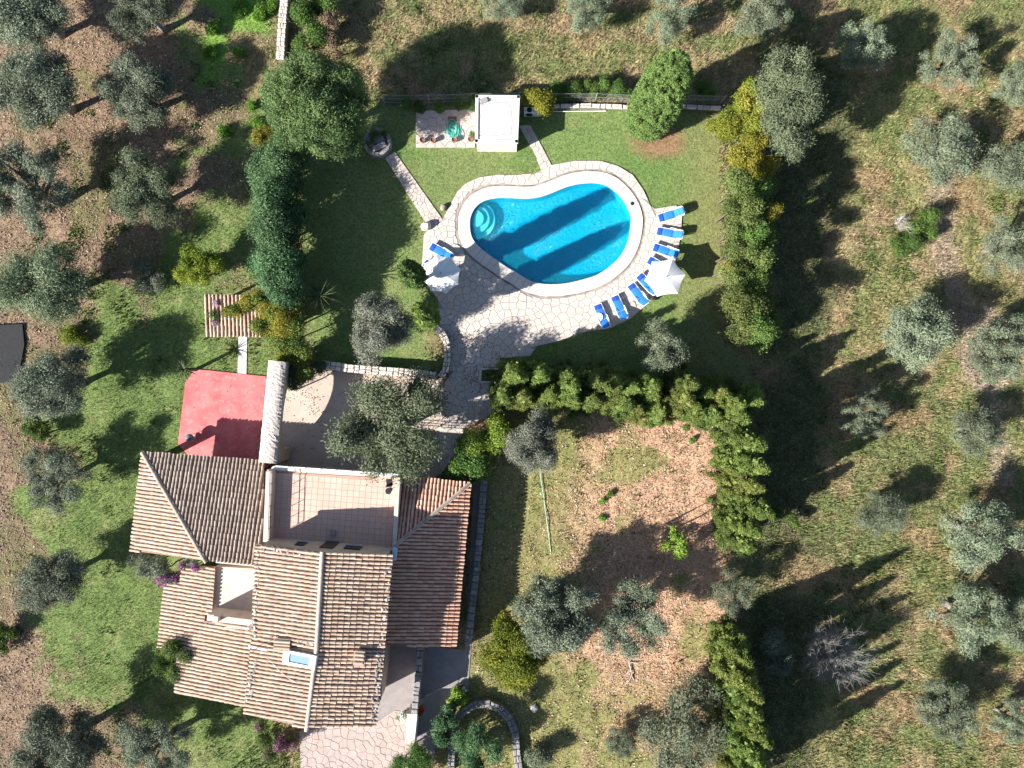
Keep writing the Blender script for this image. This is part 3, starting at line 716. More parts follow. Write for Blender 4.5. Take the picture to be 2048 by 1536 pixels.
def wall_to(root, a, b, za, zb, th=.32, z0=0.0, m=None, name="wall"):   # upright wall from a to b, its top following the roof
    a, b = Vector(a[:2]), Vector(b[:2]); t = (b - a).normalized(); nn_ = Vector((-t.y, t.x)) * th / 2
    vs = [(*(a - nn_), z0), (*(b - nn_), z0), (*(b + nn_), z0), (*(a + nn_), z0), (*(a - nn_), za), (*(b - nn_), zb), (*(b + nn_), zb), (*(a + nn_), za)]
    return MB().raw(vs, [(3, 2, 1, 0), (4, 5, 6, 7), (0, 1, 5, 4), (1, 2, 6, 5), (2, 3, 7, 6), (3, 0, 4, 7)]).build(name, m or m_wall, root, world=True)
def block(root, poly, z0, z1, m=None, name="wall"): return MB().prism(ccw([Vector(p[:2]) for p in poly]), z0, z1).build(name, m or m_wall, root, world=True)
def window(root, c, d2, w, h, shutters=True):          # c on the wall face, d2 pointing out
    t = Vector((-d2.y, d2.x, 0)); o3 = Vector((d2.x, d2.y, 0)); c = Vector(c); rz = math.atan2(t.y, t.x)
    wd = MB().box(c + o3 * .02, (w, .06, h), rz).build("window", m_glass, root, world=True)
    fr = MB()
    for sx in (-1, 0, 1): fr.box(c + t * (w / 2 * sx) + o3 * .05, (.06, .06, h + .06), rz)
    for sz in (-1, 1): fr.box(c + Vector((0, 0, h / 2 * sz)) + o3 * .048, (w + .06, .055, .06), rz)
    fr.build("frame", m_frame, wd, world=False).location = -LOC[root.name]
    MB().box(c + Vector((0, 0, -h / 2 - .05)) + o3 * .07, (w + .24, .18, .06), rz).build("sill", m_stone_pale, wd).location = -LOC[root.name]
    if shutters:
        for sx in (-1, 1): MB().box(c + t * (w / 2 + w / 4 + .04) * sx + o3 * .05, (w / 2, .05, h), rz).build("shutter", m_frame, wd).location = -LOC[root.name]

# west wing: hipped porch roof
WN = Roof(P(285, 905, 2.9), N2, .225)
q = WN.at(411, 1120); p0 = WN.p0; WWs = (q.z - p0.z) / (Vector(q[:2]) - Vector(p0[:2])).dot(E2)
WW = Roof(p0, -E2, WWs)
roof, pw = lay_roof(house, WN, [(285,904),(528,921),(523,1131),(411,1121)], m_tile_dk, m_pan)
cap_row(roof, WN.at(285, 904) + Vector((0, 0, .06)), WN.at(411, 1121) + Vector((0, 0, .06)), m=m_tile_dk)
roof2, pw2 = lay_roof(house, WW, [(285,904),(411,1121),(262,1101)], m_tile, m_pan)
nw, ne, se_, sw = WN.at(285, 904), WN.at(528, 921), WN.at(523, 1131), WW.at(262, 1101); ht = WN.at(411, 1121)
ins = lambda p, a, b: Vector(p[:2]) + E2 * a + N2 * b
for a in (ins(nw, .45, -.45), ins(sw, .45, .45), ins(nw, 4.6, -.75)):
    MB().box((a.x, a.y, 1.45), (.42, .42, 2.9), TH).build("porch_pillar", m_wall, house, world=True)
for a, b in ((ins(nw, .45, -.45), ins(ne, -.1, -.45)), (ins(nw, .45, -.45), ins(sw, .45, .45))):
    MB().bar((a.x, a.y, 2.72), (b.x, b.y, 2.72), .2, .22).build("porch_beam", m_bark, house, world=True)
block(house, [ins(nw, 3.0, -2.6), ins(ne, 0, -2.6), ins(se_, 0, .3), ins(sw, 3.0, .5)], 0, 2.95)
wall_to(house, ins(sw, .5, .3), ins(ht, 0, .3), 2.75, ht.z - .16); wall_to(house, ins(ht, 0, .3), ins(se_, 0, .3), ht.z - .16, se_.z - .16)
MB().box((*ins(nw, 6.2, -2.58), 1.1), (.95, .12, 2.1), TH).build("door", m_frame, house, world=True)
window(house, (*ins(nw, 4.3, -2.6), 1.5), N2, .9, 1.1)

# main block: two gabled lengths, the northern one a little higher
ZE = 5.7; SL = .175
A1 = Roof(P(513, 1089, ZE), -E2, SL); rg = A1.at(645, 1105); A2 = Roof(rg, E2, SL)
B1 = Roof(A1.p0 - Vector((0, 0, .28)), -E2, SL); rgb = B1.at(634, 1292); B2 = Roof(rgb, E2, SL)
ra, pa = lay_roof(house, A1, [(512,1088),(645,1105),(634,1293),(506,1280)], m_tile, m_pan, single=1)
rb, pb = lay_roof(house, A2, [(645,1105),(784,1109),(768,1297),(634,1293)], m_tile, m_pan, single=1)
cap_row(ra, A1.at(645, 1103) + Vector((0, 0, .05)), A1.at(634, 1294) + Vector((0, 0, .05)), .15, m_mortar)
rc, pc = lay_roof(house, B1, [(506,1279),(634,1292),(614,1456),(489,1428)], m_tile, m_pan)
rd, pd = lay_roof(house, B2, [(634,1292),(769,1296),(752,1452),(614,1456)], m_tile, m_pan, jit=1.5)
cap_row(rc, B1.at(634, 1294) + Vector((0, 0, .05)), B1.at(614, 1457) + Vector((0, 0, .05)), .15, m_mortar)
NWm, NEm = A1.at(512, 1088), A2.at(784, 1109); Wm, Em = A1.at(506, 1280), A2.at(768, 1297); SWm, SEm = B1.at(489, 1428), B2.at(752, 1452)
iw = .32
block(house, [ins(NWm, iw, -.06), ins(NEm, -iw, -.06), ins(Em, -iw, 0), ins(Wm, iw, 0)], 0, ZE - .13)
block(house, [ins(Wm, iw, .0), ins(Em, -iw, .0), ins(SEm, -iw, .25), ins(SWm, iw, .25)], 0, ZE - .41)
for a, b, c, z_ in ((ins(NWm, iw, -.22), A1.at(645, 1105), ins(NEm, -iw, -.22), ZE), (ins(SWm, iw, .4), B1.at(614, 1456), ins(SEm, -iw, .4), ZE - .28)):
    cc = Vector(a[:2]).lerp(Vector(c[:2]), .5); zr = b.z - .15
    wall_to(house, a, cc, z_ - .14, zr, .3, z_ - .6, name="gable"); wall_to(house, cc, c, zr, z_ - .14, .3, z_ - .6, name="gable")
def on_wall(a, b, t, z): q_ = Vector(a[:2]).lerp(Vector(b[:2]), t); return Vector((q_.x, q_.y, z))
for t, w in ((.28, .55), (.70, 1.0)): window(house, on_wall(ins(NWm, iw, -.055), ins(NEm, -iw, -.055), t, 4.65), N2, w, .75, False)
MB().box(on_wall(ins(NWm, iw, -.05), ins(NEm, -iw, -.05), .5, 4.25), (.9, .1, 1.95), TH).build("terrace_door", m_frame, house, world=True)
for t in (.25, .7): window(house, on_wall(ins(Wm, iw, 0), ins(SWm, iw, .25), t, 4.5), -E2, .8, 1.0)
for t in (.2, .55, .85):
    window(house, on_wall(ins(SWm, iw, .245), ins(SEm, -iw, .245), t, 4.0), -N2, .85, 1.1)
    window(house, on_wall(ins(SWm, iw, .245), ins(SEm, -iw, .245), t, 1.5), -N2, .85, 1.2)
for t in (.3, .8): window(house, on_wall(ins(Em, -iw, 0), ins(SEm, -iw, .25), t, 3.8), E2, .8, 1.0)

# south-west wing, roof falling to the west, with a walled sun terrace let into it
SWp = Roof(P(318, 1264, 2.6), -E2, .235)
SWPX = [(366,1128),(431,1134),(424,1229),(411,1229),(409,1242),(507,1256),(500,1300),(489,1412),(350,1387),(357,1308),(316,1300),(331,1163),(362,1166)]
rs, ps = lay_roof(house, SWp, SWPX, m_tile, m_pan)
w1 = [SWp.at(*q_) for q_ in ((331,1163),(316,1300),(357,1308),(350,1387),(489,1412),(507,1256),(409,1242))]
block(house, [ins(w1[0], .3, -.1), ins(w1[1], .3, .1), ins(w1[2], .3, 0), ins(w1[3], .3, .3), ins(w1[4], 0, .3), ins(w1[5], 0, 0), ins(w1[6], 0, 0)], 0, 2.5)
wall_to(house, ins(w1[3], .3, .3), ins(w1[4], .3, .3), w1[3].z - .1, w1[4].z - .16)
wall_to(house, ins(w1[0], .3, -.15), SWp.at(366, 1166), w1[0].z - .1, SWp.at(366, 1166).z - .16)
for t in (.3, .6): window(house, on_wall(ins(w1[3], .3, .13), ins(w1[4], .3, .13), t, 1.4), -N2, .8, 1.1)
window(house, on_wall(ins(w1[0], .3, -.1), ins(w1[1], .3, .1), .5, 1.4), -E2, .8, 1.0)
FT = 3.3
ft = [P(430, 1133, FT), P(512, 1138, FT), P(508, 1244, FT), P(416, 1234, FT)]
block(house, ft, 0, FT, m_cream, "sun_terrace")
a, b = P(414, 1235, 4.9), P(508, 1247, 4.9)
wall_to(house, ins(a, .0, .0), ins(b, .25, .0), 4.9, 4.9, .42, 0, m_cream, "sun_terrace_parapet")
wall_to(house, ins(se_, -3.2, -.05), ins(se_, .2, -.05), 4.2, 4.4, .16, 0, m_cream, "sun_terrace_wall")
MB().box(Vector((*ins(a, .75, .08), 5.0)), (.34, .40, .75), TH).build("chimney_block", m_cream, house, world=True)

# east wing: hipped red roof falling to the north and east
EN = Roof(P(941, 966, 2.7), N2, .26); q = EN.at(790, 1090); EEs = (q.z - EN.p0.z) / -(Vector(q[:2]) - Vector(EN.p0[:2])).dot(E2)
EE = Roof(EN.p0, E2, EEs)
re_, pe = lay_roof(house, EN, [(798,951),(941,966),(790,1091)], m_tile_red, m_pan_red)
rf_, pf_ = lay_roof(house, EE, [(941,966),(911,1294),(764,1290),(776,1112),(790,1091)], m_tile_red, m_pan_red)
cap_row(re_, EN.at(941, 966) + Vector((0, 0, .06)), EN.at(790, 1091) + Vector((0, 0, .06)), .11, m_tile_dk)
ec = [EE.at(*q_) for q_ in ((941,966),(911,1294),(764,1290))]; en = EN.at(798, 951)
block(house, [ins(en, 0, -.4), ins(ec[0], -.45, -.4), ins(ec[1], -.45, .3), ins(ec[2], 0, .3)], 0, 2.55)
wall_to(house, ins(ec[2], .1, .3), ins(ec[1], -.45, .3), ec[2].z - .16, ec[1].z - .05)
for t in (.25, .55, .85): window(house, on_wall(ins(ec[0], -.45, -.4), ins(ec[1], -.45, .3), t, 1.35), E2, .9, 1.15)

# roof terrace over the court
FZ = 3.3
tt = [P(546, 944, FZ), P(795, 957, FZ), P(787, 1104, FZ), P(540, 1086, FZ)]
block(house, [ins(tt[0], -.45, .12), ins(tt[1], .25, .12), ins(tt[2], .25, 0), ins(tt[3], -.45, 0)], 0, FZ - .05)
floor = MB().prism(ccw([Vector(p[:2]) for p in tt]), FZ - .08, FZ - .004).build("roof_terrace", m_tgrout, house, world=True)
ts = .415; o0 = Vector(tt[3][:2]); me_t = None; off = LOC[house.name]
mb = MB(); mb.box((0, 0, 0), (ts - .02, ts - .02, .03), 0, bev=.004); me_t = new_mesh("terrace_tile", mb.v, mb.f, m_ttile, tint=mb.t)
tpoly = [tuple(p[:2]) for p in ccw([Vector(p[:2]) for p in tt])]
for i in range(24):
    for j in range(14):
        c_ = o0 + E2 * (ts * (i - .2)) + N2 * (ts * (j + .3))
        if sdist(tpoly, np.array([c_.x]), np.array([c_.y]))[0] < -.02:
            t = bpy.data.objects.new("terrace_tile", me_t); C.objects.link(t); t.parent = floor
            t.location = (c_.x - off.x, c_.y - off.y, FZ - .008 + random.uniform(-.002, .002)); t.rotation_euler = (0, 0, TH)
wall_to(house, P(538, 943, 4.1), P(532, 1084, 4.1), 4.1, 4.1, .42, FZ - .06, m_cream, "parapet")
wall_to(house, P(796, 955, 4.0), P(788, 1098, 4.0), 4.0, 4.0, .28, FZ - .06, m_cream, "parapet")
wall_to(house, P(543, 937, 3.5), P(797, 954, 3.5), 3.5, 3.5, .18, FZ - .06, m_stone_pale, "parapet")
rl = MB(); a, b = P(546, 933, 4.2), P(796, 950, 4.2)
for zz in (4.2, 3.95, 3.75): rl.bar((a.x, a.y, zz), (b.x, b.y, zz), .035)
for t in np.linspace(0, 1, 9): q_ = a.lerp(b, t); rl.bar((q_.x, q_.y, 3.5), (q_.x, q_.y, 4.2), .04)
rl.build("railing", m_plastic, house, world=True)
rl = MB(); a, b = P(540, 946, 4.65), P(536, 1080, 4.65)
rl.bar(a, b, .03); rl.bar(a - Vector((0, 0, .25)), b - Vector((0, 0, .25)), .03)
for t in np.linspace(0, 1, 7): q_ = a.lerp(b, t); rl.bar((q_.x, q_.y, 4.05), (q_.x, q_.y, 4.65), .03)
rl.build("railing", m_dark, house, world=True)

# verge stones, little chimneys, skylight, aerials
def rock_mesh(seed, m, n_=9, r_=1.0):
    rr = random.Random(seed); bm = bmesh.new(); bmesh.ops.create_icosphere(bm, subdivisions=1, radius=r_)
    for v in bm.verts: v.co *= rr.uniform(.75, 1.2)
    me = bpy.data.meshes.new("stone"); bm.to_mesh(me); bm.free(); me.materials.append(m); return me
rocks = [rock_mesh(i, m_grey_stone) for i in range(4)] + [rock_mesh(i + 9, m_stone_pale) for i in range(3)]
def verge(pl, roof, a, b, n_, sp, dark=.6):
    off = LOC[house.name]
    for i in range(n_):
        t = (i + random.random()) / n_; p = pl.at(a[0] + (b[0] - a[0]) * t + random.uniform(-sp, sp), a[1] + (b[1] - a[1]) * t + random.uniform(-2, 2)) + pl.n * .09 - off
        o_ = bpy.data.objects.new("verge_stone", rocks[random.randrange(4) if random.random() < dark else 4 + random.randrange(3)]); C.objects.link(o_); o_.parent = roof
        s_ = random.uniform(.05, .105); o_.location = p; o_.scale = (s_ * 1.5, s_, s_ * .75); o_.rotation_euler = (0, 0, random.uniform(0, 6))
verge(A1, ra, (519, 1096), (512, 1275), 22, 4); verge(B1, rc, (510, 1318), (500, 1400), 24, 6, .75); verge(A2, rb, (776, 1130), (764, 1290), 22, 6, .7)
verge(B2, rd, (760, 1300), (744, 1446), 34, 6, .8); verge(A1, ra, (545, 1272), (628, 1287), 11, 3, .7); verge(A1, ra, (530, 1098), (600, 1107), 7, 4, .6)
for pl, px, py, s_ in ((B1, 569, 1284, (.95, .62, .42)), (B2, 722, 1310, (.55, .8, .55))):
    p = pl.at(px, py); ch = MB().box(p + Vector((0, 0, s_[2] / 2 - .1)), (s_[0], s_[1], s_[2] + .2), TH).build("chimney", m_mortar, house, world=True)
    cb = MB(); cb.box(p + Vector((0, 0, s_[2] + .04)) - LOC[house.name], (s_[0] + .16, s_[1] + .16, .07), TH); cb.build("cap", m_tile_dk, ch)
    for k in (-1, 0, 1):
        cp = p - LOC[house.name] + Vector((0, 0, s_[2] + .09)) + Vector((N2.x, N2.y, 0)) * k * s_[1] * .33
        MB().tube([cp - Vector((E2.x, E2.y, 0)) * s_[0] * .55, cp + Vector((E2.x, E2.y, 0)) * s_[0] * .55], .09, 8).build("cap_tile", m_tile, ch)
sk = [B1.at(*q_) + B1.n * .32 for q_ in ((572,1296),(637,1309),(633,1336),(569,1323))]
ctr = sum(sk, Vector()) / 4
fr = MB(); k4 = [ctr + (p - ctr) * .62 for p in sk]
fr.raw(sk + k4 + [p - B1.n * .4 for p in sk], [(i, (i + 1) % 4, 4 + (i + 1) % 4, 4 + i) for i in range(4)] + [((i + 1) % 4, i, 8 + i, 8 + (i + 1) % 4) for i in range(4)])
so = fr.build("skylight", m_plastic, house, world=True)
MB().raw([p - B1.n * .06 - LOC[house.name] for p in [ctr + (p - ctr) * .66 for p in sk]], [(0, 1, 2, 3)]).build("pane", m_skyglass, so)

def yagi(label, base, top, d, nel, el, m):
    t = thing("tv_aerial", label, "aerial", base); b = Vector(base)
    MB().tube([(0, 0, -.1), (0, 0, top)], .022, 8).build("mast", m_metal, t)
    d = Vector(d).normalized(); s_ = Vector((-d.y, d.x, 0)); L = .12 * nel
    MB().bar(Vector((0, 0, top)) - d * L * .2, Vector((0, 0, top)) + d * L, .03).build("boom", m_plastic, t)
    for i in range(nel):
        c_ = Vector((0, 0, top + .02)) + d * (i * .12 - .1); l_ = el * (1 - i * .03)
        MB().bar(c_ - s_ * l_, c_ + s_ * l_, .018).build("element", m_plastic, t)
    MB().raw([Vector((0, 0, top - .3)) - d * .25 + s_ * x_ + Vector((0, 0, z_)) for x_ in (-.22, .22) for z_ in (0, .5)], [(0, 1, 3, 2)]).build("reflector", m_plastic, t)
yagi("white toothed television aerial on the sun terrace parapet", (*ins(P(500, 1250, 4.9), 0, 0), 4.88), .7, (-1, .05, 0), 12, .13, m_metal)
p = B1.at(520, 1290)
t = thing("panel_aerial", "pale panel aerial with dark mast on the roof ridge slope beside the skylight", "aerial", p)
MB().tube([(0, 0, -.1), (0, 0, 1.3)], .02, 8).build("mast", m_dark, t)
MB().box((.05, 0, .55), (1.25, .16, .1), TH - .12).build("panel", m_metal, t)
MB().tube([(0, 0, .5), (.15, -.35, .15), (.05, -.7, .03)], .012, 6).build("cable", m_plastic, t)
cab = MB(); cab.tube([B1.at(*q_) + B1.n * .12 for q_ in ((535,1313),(548,1326),(562,1342),(580,1356),(596,1364))], .014, 5)
tag(cab.build("aerial_cable", m_plastic), "thin white cable snaking over the roof tiles from the panel aerial", "cable")
# pale blue tank and pipe at the terrace corner
p = P(789, 1108, 4.6); t = thing("water_tank", "pale blue tank with a bent pipe at the corner of the roof terrace", "tank", p)
MB().lathe([(.05, -.45), (.15, -.42), (.17, -.3), (.17, .3), (.15, .42), (.05, .45)], (0, 0, 0), 14).build("body", m_tank, t, smooth=True, rot=(R(90), 0, TH))
MB().tube([(-.1, .3, 0), (-.6, .33, .02), (-.95, .3, .02), (-1.05, .15, -.02), (-1.05, .05, -.5)], .025, 8).build("pipe", m_tank, t)
MB().box((0, 0, -.5), (.2, .5, .9), TH).build("bracket", m_wall, t)

# ---------------------------------------------------------------- arched wall beside the red terrace
a, b = P(553, 722, 3.5), P(533, 926, 3.5); ax = Vector((b.x - a.x, b.y - a.y, 0)); LA = ax.length; ax.normalize(); ay = Vector((-ax.y, ax.x, 0)); TA = 1.22
arch = thing("arched_wall", "tall stone wall pierced by a wide arch between the red terrace and the driveway", "wall", (a.x, a.y, 0))
prof = [(0, 0), (1.05, 0), (1.05, 1.3)] + [(3.65 - 2.6 * math.cos(t), 1.3 + 1.35 * math.sin(t)) for t in np.linspace(0, math.pi, 19)[1:-1]] + [(6.25, 1.3), (6.25, 0), (LA, 0), (LA, 3.36), (0, 3.36)]
k = len(prof); mb = MB()
mb.raw([ax * s_ + ay * (-TA / 2 + .06) + Vector((0, 0, z_)) for s_, z_ in prof] + [ax * s_ + ay * (TA / 2 - .06) + Vector((0, 0, z_)) for s_, z_ in prof],
       [tuple(range(k)), tuple(range(2 * k - 1, k - 1, -1))] + [((i + 1) % k, i, k + i, k + (i + 1) % k) for i in range(k)])
mb.build("wall", m_wall, arch)
nu, nv = 64, 9; vs = []; fs = []
for i in range(nu):
    for j in range(nv):
        s_ = LA * i / (nu - 1); w = (j / (nv - 1) - .5) * TA; z_ = 3.5 - .16 * (abs(w) / (TA / 2)) ** 3 + random.uniform(-.02, .025)
        vs.append(ax * s_ + ay * (w + (random.uniform(-.02, .02))) + Vector((0, 0, z_)))
for i in range(nu - 1):
    for j in range(nv - 1): fs.append((i * nv + j, i * nv + j + 1, (i + 1) * nv + j + 1, (i + 1) * nv + j))
b0 = len(vs); 
for i in range(nu):
    for j in (0, nv - 1): vs.append(vs[i * nv + j] + Vector((0, 0, -.25)))
for i in range(nu - 1): fs += [(i * nv, (i + 1) * nv, b0 + 2 * i + 2, b0 + 2 * i), ((i + 1) * nv + nv - 1, i * nv + nv - 1, b0 + 2 * i + 1, b0 + 2 * i + 3)]
MB().raw(vs, fs).build("cap", m_archtop, arch)

# ---------------------------------------------------------------- garden walls of separate stones on a core
def stone_wall(name, label, path, width, height, m, step=.42, seed=0, cat="wall", rows=1, z0=0.0):
    rr = random.Random(seed); pts = [Vector(p[:2]) for p in path]; root = thing(name, label, cat, (pts[0].x, pts[0].y, z0)); o0 = Vector((pts[0].x, pts[0].y))
    seg = [(pts[i + 1] - pts[i]).length for i in range(len(pts) - 1)]; tot = sum(seg)
    def at(s_):
        s_ = max(0, min(s_, tot - 1e-6)); i = 0
        while s_ > seg[i]: s_ -= seg[i]; i += 1
        d = (pts[i + 1] - pts[i]).normalized(); return pts[i] + d * s_ - o0, d
    core = MB(); ns = max(2, int(tot / .5)); vs = []
    for k in range(ns + 1):
        p, d = at(tot * k / ns); nn_ = Vector((-d.y, d.x)) * (width / 2 - .03)
        vs += [(*(p + nn_), -.05), (*(p - nn_), -.05), (*(p - nn_), height - .08), (*(p + nn_), height - .08)]
    fs = [(3, 2, 1, 0), tuple(range(4 * ns, 4 * ns + 4))]
    for k in range(ns):
        for e in range(4): fs.append((4 * k + e, 4 * k + (e + 1) % 4, 4 * k + 4 + (e + 1) % 4, 4 * k + 4 + e))
    core.raw(vs, fs).build("core", m_core, root)
    s_ = 0
    while s_ < tot:
        l_ = step * rr.uniform(.6, 1.4); p, d = at(s_ + l_ / 2); nrow = rows if rr.random() < .75 else rows + 1
        for r_ in range(nrow):
            w = width / nrow; c = p + Vector((-d.y, d.x)) * ((r_ + .5) * w - width / 2); mb = MB(); mb.tint = rr.random()
            hx, hy = l_ / 2 - .012, w / 2 - .01
            pl = [Vector((sx * hx * rr.uniform(.8, 1.03), sy * hy * rr.uniform(.8, 1.08))) for sx, sy in ((-1, -1), (0, -1), (1, -1), (1, 0), (1, 1), (0, 1), (-1, 1), (-1, 0))]
            mb.prism(pl, -.12, rr.uniform(-.02, .035), .025)
            mb.build("stone", m, root, loc=(c.x, c.y, height), rot=(rr.uniform(-.05, .05), rr.uniform(-.05, .05), math.atan2(d.y, d.x)))
        s_ += l_
    return root
stone_wall("garden_wall", "low rubble wall between the driveway and the pool lawn", [P(*q_, .9) for q_ in ((640,728),(700,737),(800,744),(872,752))], .62, .9, m_stone_pale, .4, 1, rows=2)
stone_wall("curved_wall", "curved low stone wall hugging the lawn at the head of the paved steps", [P(*q_, .7) for q_ in ((872,655),(884,666),(893,685),(895,715),(891,740),(882,752))], .5, .7, m_stone_pale, .4, 2, rows=2)
stone_wall("terrace_wall", "long grey stone wall along the shaded strip beside the red roof", [P(*q_, .9) for q_ in ((968,960),(962,1040),(952,1150),(944,1220),(939,1274))], .5, .9, m_grey_stone, .42, 3, rows=1)
stone_wall("yard_wall", "narrow grey stone wall standing in the dark back yard", [P(*q_, 2.3) for q_ in ((841,1292),(836,1350),(829,1425))], .46, 2.3, m_grey_stone, .42, 4, rows=1)
stone_wall("round_planter_wall", "horseshoe stone wall ringing a dark tree", [P(*q_, .6) for q_ in ((902,1545),(903,1490),(908,1450),(925,1425),(950,1410),(975,1408),(1000,1418),(1020,1440),(1031,1470),(1034,1510),(1042,1560))], .55, .6, m_grey_stone, .4, 5, rows=2)
stone_wall("dry_stone_wall", "pale dry-stone boundary wall running up beside the round tree", [P(*q_, .8) for q_ in ((572,-40),(566,20),(563,60),(560,115))], .6, .8, m_stone_pale, .42, 6, rows=2)
stone_wall("kerb_wall", "low white wall at the foot of the wire fence behind the cypress", [P(*q_, .35) for q_ in ((1104,212),(1180,210),(1262,214),(1360,212),(1440,216))], .34, .35, m_stone_pale, .7, 7, rows=1)
stone_wall("patio_kerb", "irregular stone kerb round the little flower bed below the yard", [P(*q_, .35) for q_ in ((932,1378),(905,1394),(893,1420),(890,1448))], .42, .35, m_stone_pale, .42, 8, rows=1)
wt = thing("white_wall", "short thick whitewashed wall end glaring in the sun by red flowers", "wall", P(824, 1462))
MB().prism(ccw([Vector(P(*q_, 1.6)[:2]) - Vector(P(824, 1462)[:2]) for q_ in ((815,1428),(835,1428),(830,1478),(812,1474))]), 0, 1.6, .03).build("wall", m_white, wt)
MB().prism(ccw([Vector(P(*q_, 1.6)[:2]) - Vector(P(824, 1462)[:2]) for q_ in ((812,1474),(830,1478),(828,1496),(809,1490))]), 0, 1.3, .03).build("step", m_cream, wt)
pl = thing("planter_box", "rectangular white-edged flower bed beside the paved landing", "planter", P(985, 746))
mb = MB()
for a_, b_ in (((962,738),(960,764)), ((960,764),(1010,766)), ((962,738),(1010,737))):
    mb.bar(P(*a_, .15) - P(985, 746), P(*b_, .15) - P(985, 746), .16, .3)
mb.build("rim", m_stone_pale, pl); MB().prism(ccw([Vector((P(*q_) - P(985, 746))[:2]) for q_ in ((963,739),(1010,738),(1010,764),(961,763))]), 0, .12).build("soil", m_soil, pl)

# ---------------------------------------------------------------- pool house and its patio
phc = P(995, 241, 2.2); ph = thing("pool_house", "small white flat-roofed pump house with a raised rim round its roof", "shed", (*phc[:2], 0))
co = [P(*q_, 2.25) for q_ in ((951,190),(1040,191),(1036,286),(950,285))]; co2 = [Vector(p[:2]) for p in co]
block(ph, [Vector(p) for p in inset(co2, .12)], 0, 2.1, m_stone_pale, "wall")
MB().prism(ccw(co2), 2.1, 2.22).build("roof", m_poolhouse_roof, ph, world=True)
rim = MB(); ii = inset(co2, .5)
for i in range(4):
    a_, b_ = co2[i], co2[(i + 1) % 4]; d = (b_ - a_).normalized(); nn_ = Vector((d.y, -d.x)); s_ = 1 if nn_.dot(sum(co2, Vector((0, 0))) / 4 - a_) > 0 else -1
    q1, q2 = a_ + nn_ * s_ * .11, b_ + nn_ * s_ * .11; rim.bar((q1.x, q1.y, 2.26), (q2.x, q2.y, 2.26), .20, .10)
rim.build("roof_rim", m_white, ph, world=True)
sm = MB(); loop = [P(*q_, 2.225) for q_ in ((960,206),(957,215),(960,232),(957,250),(960,262),(959,272),(967,270),(990,271),(1022,268),(1024,240),(1022,214),(1010,204),(985,206),(964,210))]
for i in range(len(loop)): sm.bar(loop[i], loop[(i + 1) % len(loop)], .09, .012)
sm.bar(P(968, 268, 2.225), P(1022, 228, 2.225), .04, .012); sm.build("roof_seam", m_crack, ph, world=True)
MB().box((*P(1000, 292)[:2], 1.0), (.9, .12, 2.0)).build("door", m_white, ph, world=True)
MB().box(P(968, 201, 2.32), (.5, .34, .16), .3).build("vent", m_grey_stone, ph, world=True)
p = P(1065, 228); ac = thing("air_conditioner", "white boxed heat pump with a round fan grille under the yellow bush", "heat pump", (*p[:2], 0))
MB().box((0, 0, .42), (1.25, .42, .75), 0, bev=.02).build("casing", m_plastic, ac)
MB().lathe([(.27, 0), (.27, .02), (.2, .03)], (-.25, -.21, .42), 20).build("fan_grille", m_dark, ac)
bpy.data.objects[ac.children[-1].name].data.transform(Matrix.Translation((-.25, -.21, .42)) @ Matrix.Rotation(R(90), 4, 'X') @ Matrix.Translation((.25, .21, -.42)))
for sx in (-.4, .4): MB().box((sx, 0, .025), (.12, .44, .07)).build("foot", m_conc, ac)
MB().lathe([(.19, 0), (.19, .015)], (-.25, .0, .795), 18).build("top_vent", m_dark, ac)
pot_me = {}
def pot(x_, y_, r_, h_, label, group):
    p = P(x_, y_, .09); t = thing("plant_pot", label, "pot", p, 0, group)
    MB().lathe([(r_ * .72, 0), (r_, h_ * .85), (r_ * 1.1, h_ * .86), (r_ * 1.1, h_), (r_ * .92, h_), (r_ * .9, h_ * .8)], (0, 0, 0), 18).build("pot", m_terra, t, smooth=True)
    MB().lathe([(.01, h_ * .8), (r_ * .9, h_ * .805), (.01, h_ * .81)], (0, 0, 0), 14).build("soil", m_soil, t); return t
for q_ in ((846, 283), (867, 283)): pot(*q_, .19, .42, "empty terracotta pot at the open corner of the slab patio, away from the hose", "pair of empty pots on the slab patio")
pot(909, 282, .18, .36, "terracotta pot beside the coil of teal hose", None); POT4 = pot(941, 281, .17, .34, "terracotta pot with a thin plant against the pump house wall", None)
c0 = P(906, 262, .1); hp = []
for k in range(260):
    a_ = k * .27; r_ = .34 + .16 * math.sin(k * .113) + .08 * math.sin(k * .37); hp.append(c0 + Vector((r_ * math.cos(a_) * .85 + .12 * math.sin(k * .05), r_ * 1.35 * math.sin(a_) + .1 * math.cos(k * .043), .02 + .028 * (k / 26 % 5))))
hp += [c0 + Vector((.55, .25, .03)), c0 + Vector((.8, -.2, .03)), c0 + Vector((.75, -.6, .03)), c0 + Vector((.35, -.75, .03))]
hb = MB(); hb.tube(hp, .02, 5); tag(hb.build("garden_hose", m_teal), "tangled coil of teal garden hose on the slab patio", "hose")
g = thing("drain_grate", "brown iron grate lying on the slab patio above the hose", "grate", P(905, 241, .09))
MB().box((0, 0, .02), (.62, .55, .04)).build("plate", m_soil, g)
for k in range(6): MB().box((-.25 + k * .1, 0, .05), (.03, .5, .02)).build("bar", m_terra, g)

